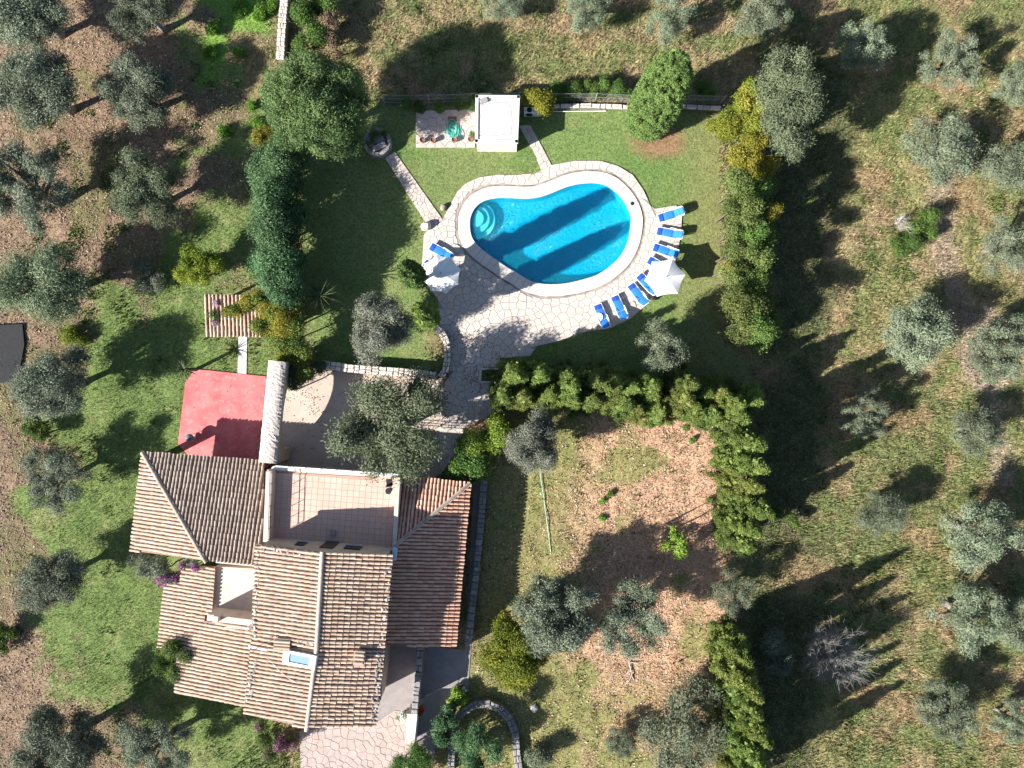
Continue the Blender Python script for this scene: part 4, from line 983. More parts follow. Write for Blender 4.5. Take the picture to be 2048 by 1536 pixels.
# well
p = P(758, 291, .0); wl = thing("stone_well", "round dark stone well head with a slate slab at the start of the narrow path", "well", (*p[:2], 0))
rr = random.Random(3)
for ring in range(3):
    for k in range(16):
        a_ = 2 * math.pi * (k + .5 * ring) / 16; mb = MB(); mb.tint = rr.random(); mb.box((0, 0, 0), (.36, .26, .27), 0, bev=.03)
        mb.build("stone", m_grey_stone, wl, loc=(math.cos(a_) * .86, math.sin(a_) * .86, .13 + .27 * ring), rot=(0, 0, a_ + math.pi / 2 + rr.uniform(-.08, .08)))
MB().lathe([(.78, 0), (.78, .62)], (0, 0, 0), 24).build("core", m_core, wl)
MB().box((.15, -.35, .86), (1.05, .42, .09), R(25), bev=.015).build("slab", m_grey_stone, wl)
MB().box((-.1, .2, .84), (1.2, .7, .08), R(25), bev=.015).build("slab", m_grey_stone, wl)
def boulder(x_, y_, s_, label, m, seed):
    rr = random.Random(seed); bm = bmesh.new(); bmesh.ops.create_icosphere(bm, subdivisions=2, radius=1)
    for v in bm.verts: v.co = v.co * rr.uniform(.86, 1.1)
    me = bpy.data.meshes.new("boulder"); bm.to_mesh(me); bm.free(); me.materials.append(m)
    o_ = link("boulder", me, None, P(x_, y_, s_[2] * .5), (0, 0, seed), s_); return tag(o_, label, "boulder")
boulder(852, 453, (.36, .42, .42), "white boulder at the corner where the narrow path meets the deck", m_stone_pale, 2)
boulder(887, 415, (.26, .24, .30), "small rounded boulder on the lawn edge of the pool deck", m_stone, 4)
boulder(1068, 1416, (.35, .3, .2), "grey stone lying in the shade of the bush", m_grey_stone, 5)

# small tiled shelter
SH = 2.35; sh = thing("tiled_shelter", "small open shelter roofed with rows of clay tiles under a flowering creeper", "shelter", (*P(465, 632, SH)[:2], 0))
S1 = Roof(P(411, 672, SH), Vector((0, -1)), .10)
rs_, _ = lay_roof(sh, S1, [(411,589),(525,592),(525,673),(411,672)], m_tile, m_pan_red, pitch=.27, single=1, budget=[300], jit=.6)
for q_ in ((415,594),(520,597),(415,667),(520,668)): p = S1.at(*q_); MB().box((p.x, p.y, p.z / 2 - .08), (.16, .16, p.z - .16)).build("post", m_bark, sh, world=True)
p = P(513, 598, 2.9); cb = thing("white_chimney", "white square chimney block poking through the yellow creeper", "chimney", (*p[:2], 0))
MB().box((0, 0, 1.35), (.46, .5, 2.7)).build("stack", m_white, cb); MB().box((0, 0, 2.78), (.58, .62, .14), 0, bev=.02).build("cap", m_white, cb)

# wire fence behind the pool house
fc = thing("wire_fence", "wire mesh fence on thin posts behind the pump house and cypress", "fence", P(1100, 205))
o3 = P(1100, 205); fp = [P(*q_) - o3 for q_ in ((770,206),(860,206),(945,203),(1040,201),(1110,203),(1190,203),(1262,206),(1350,206),(1440,208))]
for p in fp: MB().tube([(p.x, p.y, -.1), (p.x, p.y, 1.5)], .03, 8).build("post", m_metal, fc)
for i in range(len(fp) - 1):
    a_, b_ = fp[i], fp[i + 1]; mb = MB(); d = b_ - a_; L = d.length; nn_ = int(L / .16)
    for zz in (.1, .75, 1.42): mb.bar((a_.x, a_.y, zz), (b_.x, b_.y, zz), .012)
    for k in range(nn_):
        for s_ in (0, 1):
            t0, t1 = k / nn_, min(1, (k + 8) / nn_); z0, z1 = (.1, .1 + 1.32 * (t1 - t0) * nn_ / 8) if s_ == 0 else (1.42, 1.42 - 1.32 * (t1 - t0) * nn_ / 8)
            A_, B_ = a_ + d * t0, a_ + d * t1; mb.raw([(A_.x, A_.y, z0), (A_.x, A_.y, z0 + .014), (B_.x, B_.y, z1 + .014), (B_.x, B_.y, z1)], [(0, 1, 2, 3)])
    mb.build("mesh_panel", m_metal, fc)
pole = MB(); pole.tube([P(1106, 223, .12), P(1212, 222, .06)], .03, 8); tag(pole.build("pool_pole", m_plastic), "long white pool pole lying on the grass by the kerb wall", "pole")

# ================================================================ VEGETATION
def norm(a): return a / (np.linalg.norm(a, axis=1, keepdims=True) + 1e-9)
def leaf_mesh(name, c, r, n, L, w, m, spread=.7, shell=(.72, 1.08), up=.25, rej=.8, lift=.0, seed=0, droop=0.0, core=.08, stray=.06):
    g = np.random.default_rng(seed); c = np.asarray(c, float); r = np.asarray(r, float)
    if r.ndim == 1: r = np.repeat(r[:, None], 3, 1)
    k = len(c); wt = (r[:, 0] * r[:, 2]); wt = wt / wt.sum(); lt = g.random(k)
    idx = g.choice(k, int(n * 2.2), p=wt); d = g.normal(size=(len(idx), 3)); d[:, 2] += up; d = norm(d)
    rs_ = g.uniform(shell[0], shell[1], (len(idx), 1)); st_ = g.random((len(idx), 1)) < stray; rs_ = np.where(st_, g.uniform(1.0, 1.5, rs_.shape), rs_)
    p = c[idx] + d * r[idx] * rs_
    ok = p[:, 2] > .03
    for j in range(k): ok &= ~((((p - c[j]) / r[j]) ** 2).sum(1) < rej * rej) | (idx == j)
    p, d, idx = p[ok][:n], d[ok][:n], idx[ok][:n]; n = len(p)
    nr = norm(d + .55 * g.normal(size=(n, 3))); t = g.normal(size=(n, 3)) * spread + d * .35; t[:, 2] += lift - droop
    t = norm(t - nr * (t * nr).sum(1, keepdims=True) * .85); side = norm(np.cross(nr, t)); l = L * g.uniform(.6, 1.35, (n, 1)); ww = w * g.uniform(.7, 1.3, (n, 1))
    V = np.stack([p, p + t * l * .5 + side * ww / 2, p + t * l, p + t * l * .5 - side * ww / 2], 1).reshape(-1, 3)
    tint = np.clip(.68 * lt[idx] + .32 * g.random(n), 0, 1)
    nc = int(n * core)
    if nc:                                   # broad leaves deeper inside the lobes
        ic = g.choice(k, nc, p=wt); dc = norm(g.normal(size=(nc, 3))); pc = c[ic] + dc * r[ic] * g.uniform(.2, .62, (nc, 1)); pc[:, 2] = np.maximum(pc[:, 2], .06)
        tc = norm(g.normal(size=(nc, 3))); sc = norm(np.cross(tc, dc + .3 * g.normal(size=(nc, 3)))); lc = r[ic].mean(1, keepdims=True) * g.uniform(.5, .9, (nc, 1))
        V = np.concatenate([V, np.stack([pc - tc * lc * .5, pc + sc * lc * .35, pc + tc * lc * .5, pc - sc * lc * .35], 1).reshape(-1, 3)]); tint = np.concatenate([tint, g.random(nc)]); n += nc
    return np_mesh(name, V, np.arange(4 * n).reshape(n, 4), m, tint=np.repeat(tint, 4))
def trunk_mesh(c, r, zb, rad, seed, m=None, nl=7, lean=.15, stems=1):
    rr = random.Random(seed); mb = MB(); c = np.asarray(c)
    fork = Vector((rr.uniform(-lean, lean), rr.uniform(-lean, lean), zb))
    mb.tube([(0, 0, -.15), (fork.x * .3 + .03, fork.y * .3, zb * .4), fork], [rad * 1.35, rad, rad * .85], 9)
    order = list(range(len(c))); rr.shuffle(order)
    for j in order[:nl]:
        e = Vector(c[j]); mid = fork.lerp(e, .5) + Vector((rr.uniform(-.2, .2), rr.uniform(-.2, .2), rr.uniform(0, .25)))
        mb.tube([fork - Vector((0, 0, .1)), mid, e], [rad * .6, rad * .38, rad * .12], 6)
    return new_mesh("trunk", mb.v, mb.f, m or m_bark, True, mb.t)

def olive_proto(seed, m, n=19000, k=34, sp=1.72, L=.135, w=.044, lo=.42, hi=.8, zc=3.3, zs=1.05):
    g = np.random.default_rng(seed); a = g.uniform(0, 2 * np.pi, k); rad = sp * .93 * np.sqrt((np.arange(k) + g.random(k)) / k); a = np.arange(k) * 2.399 + g.uniform(-.45, .45, k); ph = g.uniform(0, 6.28)
    rad *= 1 + .12 * np.cos(2 * a + ph) + .12 * np.cos(3 * a + ph * 2)
    z = zc + zs * (g.random(k) - .42) * np.sqrt(np.clip(1.15 - (rad / sp / 1.2) ** 2, .1, 1)) * 2 - .25 * (rad / sp) ** 2
    c = np.stack([rad * np.cos(a), rad * np.sin(a), z], 1); r = g.uniform(lo, hi, k)
    return leaf_mesh("crown", c, np.stack([r, r, r * .85], 1), n, L, w, m, .75, (.5, 1.2), .3, .62, seed=seed, core=.03, stray=.14), trunk_mesh(c, r, zc * .42, .2, seed, m_olivebark, nl=12)
OV = [(18000, 36, 1.85, .32, .68), (15000, 28, 1.95, .38, .75), (20000, 48, 1.85, .28, .55), (13000, 32, 2.0, .30, .62), (17000, 24, 1.75, .42, .85), (15000, 40, 2.05, .26, .55), (18000, 32, 1.7, .38, .7)]
OLIVE = [olive_proto(100 + i, m_fol_olive3 if i in (1, 4) else m_fol_olive, n=int(v[0] * 1.45), k=v[1], sp=v[2], lo=v[3], hi=v[4]) for i, v in enumerate(OV)]
PALE = [olive_proto(200 + i, m_fol_olive2, n=int(v[0] * .95), k=v[1], sp=v[2] * 1.08, lo=v[3], hi=v[4], zc=2.6, zs=.85) for i, v in enumerate(OV)]
GREYO = [olive_proto(300 + i, m_fol_grey, n=28000, k=34, lo=.34, hi=.7) for i in range(2)]
def bush_proto(seed, m, n=4200, k=12, L=.14, w=.075, zr=1.0):
    g = np.random.default_rng(seed); a = g.uniform(0, 2 * np.pi, k); rad = .62 * np.sqrt(g.random(k)); z = .25 + .75 * zr * g.random(k) * (1.05 - rad)
    c = np.stack([rad * np.cos(a), rad * np.sin(a), z], 1); r = g.uniform(.26, .42, k)
    return leaf_mesh("foliage", c, r, n, L, w, m, .8, (.65, 1.12), .4, .72, seed=seed), trunk_mesh(c, r, .15, .05, seed, nl=6)
def cone_proto(seed, m, Rf, h, k, n, L, w, pr=(.30, .46), pz=1.7, z0=.5, lift=.4, spread=.7, jit=(.82, 1.1)):
    g = np.random.default_rng(seed); t = (np.arange(k) + g.random(k)) / k; hz = z0 + (h - z0) * t ** 1.15; a = np.arange(k) * 2.399 + g.uniform(-.5, .5, k)
    Rr = np.array([Rf(x_ / h) for x_ in hz]); r0 = g.uniform(*pr, k) * (.55 + .45 * (1 - t))
    rad = np.clip(Rr - r0 * .8, .02, None) * g.uniform(*jit, k)
    c = np.stack([rad * np.cos(a), rad * np.sin(a), hz], 1); r = np.stack([r0, r0, r0 * pz], 1)
    tr = MB(); tr.tube([(0, 0, -.15), (0, 0, h * .45), (0, 0, h * .93)], [.17, .12, .03], 8)
    hh = np.linspace(max(.12, (z0 + .4) / h), .95, 14) * h; rin = np.array([Rf(x_ / h) for x_ in hh]) * .66; ci = np.stack([0 * hh, 0 * hh, hh], 1)
    inner = leaf_mesh("inner_foliage", ci, np.stack([rin, rin, np.full(14, h / 22)], 1), 1500, .42, .34, m, .9, (.5, 1.05), 0, 0, 0, seed + 1, core=0, stray=0)
    for j in range(0, k, 3): tr.tube([(0, 0, max(.2, c[j][2] - .4)), tuple(c[j])], [.045, .015], 5)
    return leaf_mesh("crown", c, r, n, L, w, m, spread, (.6, 1.1), .35, .7, lift, seed, core=.16, stray=.03), new_mesh("trunk", tr.v, tr.f, m_bark, True, tr.t), inner
def rf_con(t): return 1.55 * (1 - t ** 1.9) + .2 if t > .12 else 1.4
CON = [cone_proto(400 + i, (m_fol_conifer, m_fol_con2, m_fol_conifer, m_fol_con3, m_fol_con2)[i], rf_con, 8.4, (44, 58, 50, 66, 38)[i], 19000, .13, .06, (.30, .58), 1.35, jit=(.5, 1.3)) for i in range(5)]
def rf_col(t): return .84 * math.sqrt(max(.15, min(1, (t - .34) / .14))) * (.8 + .2 * min(1, t * 4)) * math.sqrt(max(.02, 1 - (max(0, t - .45) / .56) ** 2.4))
COL = [cone_proto(420, m_fol_cyp, rf_col, 8.9, 110, 24000, .10, .06, (.22, .34), 1.2, jit=(.88, 1.06), z0=3.3), cone_proto(421, m_fol_conifer, rf_col, 8.9, 110, 24000, .10, .06, (.22, .34), 1.2, jit=(.88, 1.06), z0=3.3)]
def rf_big(t): return 1.72 * math.sqrt(max(.05, 1 - (abs(t - .40) / .62) ** 2.4))
BIG = cone_proto(430, m_fol_bigcyp, rf_big, 10.4, 460, 60000, .11, .06, (.24, .36), 1.15, jit=(.93, 1.04))
def round_proto(seed, m, R0, zc, k, n, L, w, lo, hi, zs=.8, shell_only=.6):
    g = np.random.default_rng(seed); d = norm(g.normal(size=(k, 3))); d[:, 2] = np.where(d[:, 2] < -.35, -d[:, 2], d[:, 2]); f = g.uniform(shell_only, .86, (k, 1))
    c = d * f * np.array([R0, R0, R0 * zs]); c[:, 2] += zc; r = g.uniform(lo, hi, k)
    return leaf_mesh("crown", c, r, n, L, w, m, .75, (.65, 1.1), .3, .75, seed=seed), trunk_mesh(c, r, zc - R0 * zs * .75, .28, seed, nl=10)
ROUND = round_proto(500, m_fol_round, 4.1, 4.8, 110, 60000, .18, .06, .5, 1.0, .85, .55)

def place(name, label, cat, protos, px, py, zc, rpx, R0, i=0, group=None, rz=None, zscale=1.0, jitter=True):
    cr, tk = protos[:2]; s_ = rpx * (H - zc) / F / R0; p = P(px, py, zc); rr = random.Random(int(px * 7 + py * 13))
    t = thing(name, label, cat, (p.x, p.y, 0), rr.uniform(0, 6.28) if rz is None else rz, group)
    sx, sy = (s_ * rr.uniform(.88, 1.14), s_ * rr.uniform(.88, 1.14)) if jitter else (s_, s_)
    sz = zscale * (s_ * .45 + .55 if jitter else 1)
    link(cr.name.split('.')[0], cr, t, None, None, (sx, sy, sz)); link("trunk", tk, t, None, None, (sx, sy, sz))
    for x_ in protos[2:]: link("inner_foliage", x_, t, None, None, (sx, sy, sz))
    return t

G1 = "olive trees of the leaf-strewn grove"
OL = "silvery green olive tree of the grove standing on brown fallen leaves beside the house lawn"
for i, (x_, y_, r_, z_, lb) in enumerate([(65,25,80,1,OL),(285,15,68,1,"olive tree of the grove with bright weed clumps beside its crown"),(88,185,92,1,OL),(272,182,72,.9,OL),(62,382,92,1,OL),(288,382,78,.95,"olive tree of the grove above the small pale bush"),
        (92,568,88,1,"olive tree of the grove whose crown reaches the black ground sheet"),(110,768,78,.95,"olive tree of the grove between the black sheet and a low green bush"),(100,960,68,.8,"small-crowned olive tree at the lawn edge facing the red terrace"),
        (102,1162,74,.85,"olive tree at the lawn edge facing the creeper with magenta flowers"),(125,1490,80,1,"olive tree of the grove below the sunlit end of the lawn"),(308,1505,66,.9,"olive tree casting its shadow on the lawn by the low tiled roof")]):
    place("olive_tree", lb, "tree", OLIVE[i * 3 % 7], x_, y_, 3.2, r_, 2.2, group=G1, zscale=z_)
G2 = "pale olive trees in the dry field"
for i, (x_, y_, r_, z_) in enumerate([(1175,8,48,1),(1342,30,52,1),(1535,28,50,1),(1718,100,54,1.3),(1908,118,66,1),(1890,300,66,1),(2026,330,60,1),(2040,160,46,1),(2016,490,60,1),(1822,668,80,1.15),(1995,700,76,1.1),(1735,828,56,1),(1962,862,56,.9),(1768,1032,50,.95),(1952,1062,72,1.15),(1935,1228,74,1.1),(2034,1245,54,1),(1900,1425,68,.9),(2040,1450,48,1),(1010,-10,40,.8)]):
    lb = {1718: "olive tree standing half in the long cypress shadow of the field", 1890: "pale olive above the green field shrub and dead bush", 1822: "wide pale olive beside the bare earth patch of the field", 1768: "small round pale olive at the tip of the conifer shadow", 1900: "pale olive grown together with the lush green field bush"}.get(x_, "pale sparse olive tree in the dry yellow-green grass field beyond the hedges")
    place("field_olive", lb, "tree", PALE[i * 3 % 7], x_, y_, 2.6, r_ * .95, 2.25, group=G2, zscale=z_)
place("olive_tree", "broad dark-hearted olive tree overhanging the driveway by the roof terrace", "tree", OLIVE[1], 785, 855, 4.0, 108, 2.2, zscale=1.1)
place("olive_tree", "grey olive tree on the pool lawn behind the rubble wall", "tree", GREYO[0], 757, 655, 3.6, 68, 2.2)
place("small_olive", "small grey olive tree standing alone in the shade on the pool lawn", "tree", PALE[4], 1328, 688, 3.9, 50, 2.2, zscale=1.45)
place("olive_tree", "grey olive tree beside the leafy bush at the corner of the hedged plot", "tree", GREYO[0], 1070, 886, 3.2, 62, 2.2, rz=1.2)
place("olive_tree", "large olive tree next to the yellow-green bush in the hedged plot", "tree", OLIVE[2], 1110, 1225, 3.6, 92, 2.2)
place("olive_tree", "middle-sized olive tree in the hedged plot above a fallen dead branch", "tree", OLIVE[3], 1262, 1238, 3.4, 74, 2.2)
place("olive_tree", "pale olive tree against the foot of the conifer hedge in the plot's dry leaves", "tree", PALE[1], 1372, 1465, 3.2, 84, 2.2)
place("olive_tree", "small pale olive sapling beside the pale olive by the conifer hedge", "tree", PALE[2], 1245, 1492, 1.8, 36, 2.2, zscale=.6)
place("olive_tree", "little pale tree filling the gap in the conifer hedge", "tree", PALE[3], 1470, 1190, 2.8, 42, 2.2)
place("round_tree", "large dense round dark green tree above the laurel hedge", "tree", ROUND, 632, 214, 4.8, 124, 4.5, rz=.4, jitter=False)
place("tall_cypress", "big egg-shaped clipped cypress standing by the lawn kerb", "tree", BIG, 1291 + 26, 248 - 51, 4.8, 1.95 * F / (H - 4.8), 1.95, rz=0, jitter=False)
place("columnar_cypress", "dark columnar cypress with rounded top beside the shaded parasol", "tree", COL[0], 845, 572, 0, 1.0 * F / H, 1.0, rz=0, jitter=False)
place("columnar_cypress", "bright green columnar cypress with rounded top by the curved wall", "tree", COL[1], 870, 645, 0, 1.0 * F / H, 1.0, rz=1, jitter=False)
j = 0
def plan_tree(px, py, protos, s_, sz, name, label, group, cat="tree"):
    rr = random.Random(int(px * 3 + py * 5)); p = P(px, py); t = thing(name, label, cat, (p.x, p.y, 0), rr.uniform(0, 6.28), group)
    for m_, nm in zip(protos, ("crown", "trunk", "inner_foliage")): link(nm, m_, t, None, None, (s_, s_, sz))
    return t
def m_n(me): return me.name.split('.')[0]
GH = "conifers of the hedge between the pool lawn and the plot"
for row, (xa, xb, ya, yb, n_, z0_, z1_) in enumerate(((1036, 1458, 748, 790, 11, .58, .8), (1006, 1445, 786, 826, 11, .48, .68), (1120, 1420, 770, 806, 5, .56, .84))):
    for i in range(n_):
        t_ = i / (n_ - 1); s_ = random.uniform(.62, .96); plan_tree(xa + (xb - xa) * t_ + random.uniform(-12, 12), ya + (yb - ya) * t_ + random.uniform(-9, 9), CON[(i * 2 + row) % 5], s_, random.uniform(z0_, z1_), "hedge_conifer", "bright green conifer in the clumpy hedge dividing pool lawn from plot", GH)
GH2 = "conifers along the field side of the plot"
for x_, y_ in [(1452,872),(1450,908),(1450,946),(1456,985),(1452,1024),(1456,1058)] + [(1445,1262),(1438,1290),(1446,1330),(1452,1372),(1449,1415),(1454,1460),(1450,1500),(1454,1545)]:
    j += 1; plan_tree(x_ - 4 + random.uniform(-5, 5), y_, CON[j % 5], random.uniform(.64, .84), random.uniform(.95, 1.12) if y_ > 1280 or y_ < 1040 else .75, "hedge_conifer", "tall yellow-green conifer in the hedge between the plot and the dry field", GH2)

# free-form shrubs: lobes given by where they stand, their height and size
def shrub(name, label, cat, lobes, m, n, L=.15, w=.075, group=None, extra=(), spread=.8, lift=0.0, sub=4, stem=True, seed=None, flat=.85, z0=0.0):
    seed = seed if seed is not None else int(lobes[0][0] * 3 + lobes[0][1]); g = np.random.default_rng(seed); cs, rs = [], []
    b = P(lobes[0][0], lobes[0][1], lobes[0][2]); base = Vector((b.x, b.y, z0))
    for (x_, y_, z_, r_) in lobes:
        p = P(x_, y_, z_); rm = r_ * (H - z_) / F
        for k in range(sub):
            o_ = norm(g.normal(size=(1, 3)))[0] * rm * .55; o_[2] *= .7; cs.append([p.x - base.x + o_[0], p.y - base.y + o_[1], max(.12, z_ - z0 + o_[2])]); rs.append(rm * g.uniform(.45, .68))
    cs = np.array(cs); rs = np.array(rs)
    t = thing(name, label, cat, base, 0, group)
    link("foliage", leaf_mesh("foliage", cs, np.stack([rs, rs, rs * flat], 1), int(n * 1.5), L * .85, w * .85, m, spread, (.6, 1.12), .4, .72, lift, seed), t)
    if stem:
        for (x_, y_, z_, r_) in lobes:
            mb = MB(); p = P(x_, y_, z_) - base; mb.tube([(p.x * .9, p.y * .9, -.1 if z0 == 0 else 0), (p.x + .1, p.y, max(.1, (z_ - z0) * .5)), (p.x, p.y, max(.15, z_ - z0))], [.07, .05, .02], 6); mb.build("stem", m_bark, t)
    for (nm, mm, nn_, ll, lw) in extra:
        sel = g.choice(len(cs), max(1, len(cs) // 3), replace=False)
        link(nm, leaf_mesh(nm, cs[sel], rs[sel] * 1.04, nn_, ll, lw, mm, .9, (.9, 1.15), .5, .0, 0, seed + 5), t)
    return t
GL = "laurels of the tall hedge beside the pool lawn"
for i, (x_, y_) in enumerate([(562,318),(553,362),(556,408),(550,452),(562,496),(556,540),(568,566)]):
    shrub("laurel", "tall glossy dark green laurel in the hedge between the two lawns", "shrub", [(x_, y_, 4.0, 46), (x_ + 12, y_ + 12, 2.6, 50), (x_ - 12, y_ - 8, 2.2, 46)], m_fol_laurel, 7000, .17, .085, GL)
GM = "shrubs of the mixed hedge along the lawn edge"
for i, (x_, y_) in enumerate([(1480,365),(1515,372),(1474,408),(1512,420),(1478,452),(1514,470),(1476,500),(1512,518),(1472,548),(1508,566),(1478,596),(1514,616),(1484,645),(1520,655)]):
    mm = (m_fol_mixed, m_fol_green, m_fol_mixed, m_fol_mixed)[i % 4]
    shrub("hedge_shrub", "dark mixed green shrub in the tall thick hedge behind the row of loungers", "shrub", [(x_ + random.uniform(-6, 6), y_, random.uniform(4.2, 5.6), 28), (x_, y_ + 8, 2.6, 34), (x_ + 4, y_ - 8, 1.6, 32)], mm, 4200, .17, .08, GM)
shrub("tall_grey_tree", "tall grey-green tree rising behind the yellow shrubs at the end of the hedge", "tree", [(1578,135,6.8,46),(1592,195,7.0,50),(1572,250,6.4,46),(1588,288,5.4,38),(1560,180,5,50),(1570,230,3.5,50)], m_fol_olive3, 17000, .2, .07, sub=6)
shrub("yellow_shrub", "yellow-green autumn shrub spreading over the lawn corner by the kerb wall", "shrub", [(1470,235,2.6,36),(1450,262,1.9,28),(1495,245,3.0,36),(1432,250,1.3,18)], m_fol_citrus, 7500, .16, .07, extra=(("yellow_leaves", m_fol_yellow, 1500, .15, .08),))
shrub("yellow_shrub", "bright yellow shrub between the grey tree and the lawn", "shrub", [(1500,310,3.0,36),(1478,330,2.4,32),(1525,330,3.2,30),(1512,285,3.4,28)], m_fol_yellow, 6500, .16, .075, extra=(("gold_leaves", m_fol_gold, 900, .15, .08),))
shrub("golden_shrub", "orange-gold shrub at the foot of the tall grey tree", "shrub", [(1500,180,4.0,22),(1522,205,4.0,20),(1490,205,3.4,24)], m_fol_citrus, 4000, .15, .075, extra=(("gold_leaves", m_fol_gold, 1100, .15, .09),))
for (x_, y_) in ((1552,424),(1462,533)): shrub("yellow_tuft", "small bright yellow leafy branch poking out of the dark hedge", "shrub", [(x_, y_, 4.4, 16)], m_fol_yellow, 900, .17, .08, "yellow branches in the dark hedge")
shrub("yellow_bush", "yellow-green bush growing over the heat pump", "shrub", [(1078,200,1.7,26),(1062,192,1.4,20),(1092,214,1.4,18)], m_fol_yellow, 5000, .14, .07)
for i, (x_, y_, r_) in enumerate([(945,205,18),(962,212,13),(920,212,13),(880,212,12),(840,214,12),(810,208,14)]):
    shrub("fence_creeper", "low scrubby green creeper on the fence behind the slab patio", "shrub", [(x_, y_, .8, r_)], m_fol_green, 1300, .13, .06, "creepers along the fence")
for i, (x_, y_, r_) in enumerate([(1118,180,20),(1150,178,18),(1180,175,20),(1212,172,22),(1244,174,20),(1405,180,18)]):
    shrub("bramble", "dark bramble thicket clump in the grass just outside the wire fence", "shrub", [(x_, y_, .7, r_), (x_ + 10, y_ + 6, .5, r_ * .8)], m_fol_green, 1700, .13, .06, "brambles outside the fence")
shrub("boundary_shrub", "dark green shrub against the pale dry-stone wall", "shrub", [(618,30,1.8,34),(632,62,1.5,28),(602,88,1.2,22),(640,5,1.8,34)], m_fol_green, 6000, .16, .08)
shrub("brown_shrub", "half-dead brown shrub behind the dry-stone wall", "shrub", [(655,40,1.6,22),(662,80,1.2,20),(672,105,.9,14)], foliage("brown_leaves", (.05, .035, .025), (.24, .16, .11), .1), 2600, .13, .07)
shrub("yellow_creeper", "yellow and green flowering creeper sprawling over the tiled shelter", "creeper", [(560,640,3.0,34),(545,612,3.2,30),(575,675,2.8,36),(590,705,2.4,32),(560,735,1.6,26),(605,742,1.8,26),(500,612,2.9,22),(478,618,2.8,18),(455,625,2.7,14),(530,655,2.9,24),(585,640,3.0,28),(520,600,3.1,22)], m_fol_yellow, 15000, .15, .06, extra=(("green_leaves", m_fol_green, 5500, .16, .07), ("blossom", m_pinkf, 160, .10, .08)))
shrub("pink_creeper", "pink flowering spray on the edge tiles of the shelter", "creeper", [(424,632,2.65,12),(430,604,2.65,9),(428,648,2.6,8)], m_fol_green, 500, .12, .05, extra=(("blossom", m_pinkf, 420, .09, .07),), z0=2.4)
shrub("dark_vine", "dark vine hanging over the end of the rubble wall", "creeper", [(588,752,1.8,24),(612,750,1.5,20),(640,738,1.2,16),(585,778,2.0,12)], m_fol_laurel, 4500, .15, .07)
shrub("leafy_bush", "bright leafy bush with yellow flecks beside the grey olive of the plot", "shrub", [(985,866,2.2,36),(1002,848,1.8,28),(960,885,2.2,32),(972,900,1.6,30)], m_fol_lime, 7500, .17, .09, extra=(("yellow_leaves", m_fol_yellow, 300, .13, .08),))
shrub("leafy_bush", "deep green bush at the corner of the red roof", "shrub", [(935,912,2.0,34),(948,932,1.8,32),(925,938,1.6,26),(960,945,1.2,24)], m_fol_green, 7500, .17, .09)
shrub("citrus_tree", "broad yellow-green citrus bush next to the large olive of the plot", "tree", [(1000,1275,3.0,38),(1030,1310,3.4,48),(1060,1330,2.8,40),(995,1335,2.6,38),(1025,1355,2.2,36),(1005,1300,2.6,40),(1070,1310,2.2,32),(1010,1248,2.4,26)], m_fol_citrus, 17000, .17, .09)
shrub("flowering_creeper", "grey-green creeper with magenta flowers against the porch roof", "creeper", [(290,1135,2.0,26),(325,1140,2.4,28),(345,1150,2.3,22),(372,1128,3.2,14),(392,1130,3.6,12),(270,1118,1.6,16)], m_fol_olive, 6500, .13, .06, extra=(("blossom", m_magenta, 900, .10, .08),))
shrub("rose_bush", "dark climbing shrub leaning on the tiled edge of the low roof", "shrub", [(350,1300,3.2,28),(340,1330,2.8,30),(372,1318,3.2,22),(360,1350,2.6,22),(330,1300,2.2,20)], m_fol_green, 6500, .13, .06, extra=(("pale_leaves", m_fol_olive2, 900, .13, .06),))
shrub("magenta_creeper", "brown-green creeper with magenta flowers at the foot of the gable", "creeper", [(535,1472,1.6,22),(560,1478,1.5,24),(525,1452,2.2,14),(580,1490,1.0,20),(545,1500,1.0,22)], m_fol_mixed, 5200, .14, .06, extra=(("blossom", m_magenta, 650, .10, .08),))
shrub("yellow_bush", "round yellow-green bush at the edge of the olive grove", "shrub", [(385,520,2.2,30),(400,545,1.8,32),(420,530,1.6,30),(375,548,1.4,24)], m_fol_citrus, 6500, .14, .07)
shrub("pale_bush", "small pale green bush in the grove beside the round yellow-green bush", "shrub", [(282,530,1.0,24),(290,560,.8,26),(318,565,.6,20)], m_fol_olive, 3600, .14, .05)
shrub("low_bush", "low green bush with dark leaves among olive trunks at the lawn edge", "shrub", [(65,850,1.0,22),(85,868,.9,18)], m_fol_green, 2600)
shrub("low_bush", "yellowish weed clump at the lawn edge under the olive shadow", "shrub", [(140,670,.5,20),(160,678,.4,16)], m_fol_citrus, 1600)
shrub("grove_bush", "dark green weedy bush at the brown edge of the grove by the falling shadows", "shrub", [(10,1262,.9,22),(0,1290,.7,20)], m_fol_green, 2000)
GW = "bright weed clumps beside the grove"
for x_, y_, r_ in [(428,60,14),(420,105,13),(480,14,16),(518,25,15),(480,105,10),(545,15,13),(455,262,14),(505,215,12),(515,245,14)]:
    shrub("weed_clump", "bright green tall weed clump between the grove and the dry-stone wall", "weeds", [(x_, y_, .35, r_)], m_fol_grass, 1500, .18, .05, GW, lift=.5, stem=True, flat=.6)
for x_, y_, r_, l_ in [(530,275,22,"yellow leafed bush under the skirt of the round tree"),]:
    shrub("yellow_bush", l_, "shrub", [(x_, y_, 1.0, r_), (x_ + 14, y_ + 10, .8, 14)], m_fol_yellow, 2200)
shrub("dark_tree", "dark tree growing inside the horseshoe stone wall", "tree", [(958,1478,2.6,34),(935,1490,2.0,32),(975,1500,1.8,30),(950,1515,1.6,34)], m_fol_laurel, 6500, .16, .06)
shrub("dark_shrub", "dark green shrub outside the horseshoe wall", "shrub", [(893,1440,1.6,24),(888,1470,1.4,24),(902,1420,1.2,18)], m_fol_laurel, 4500)
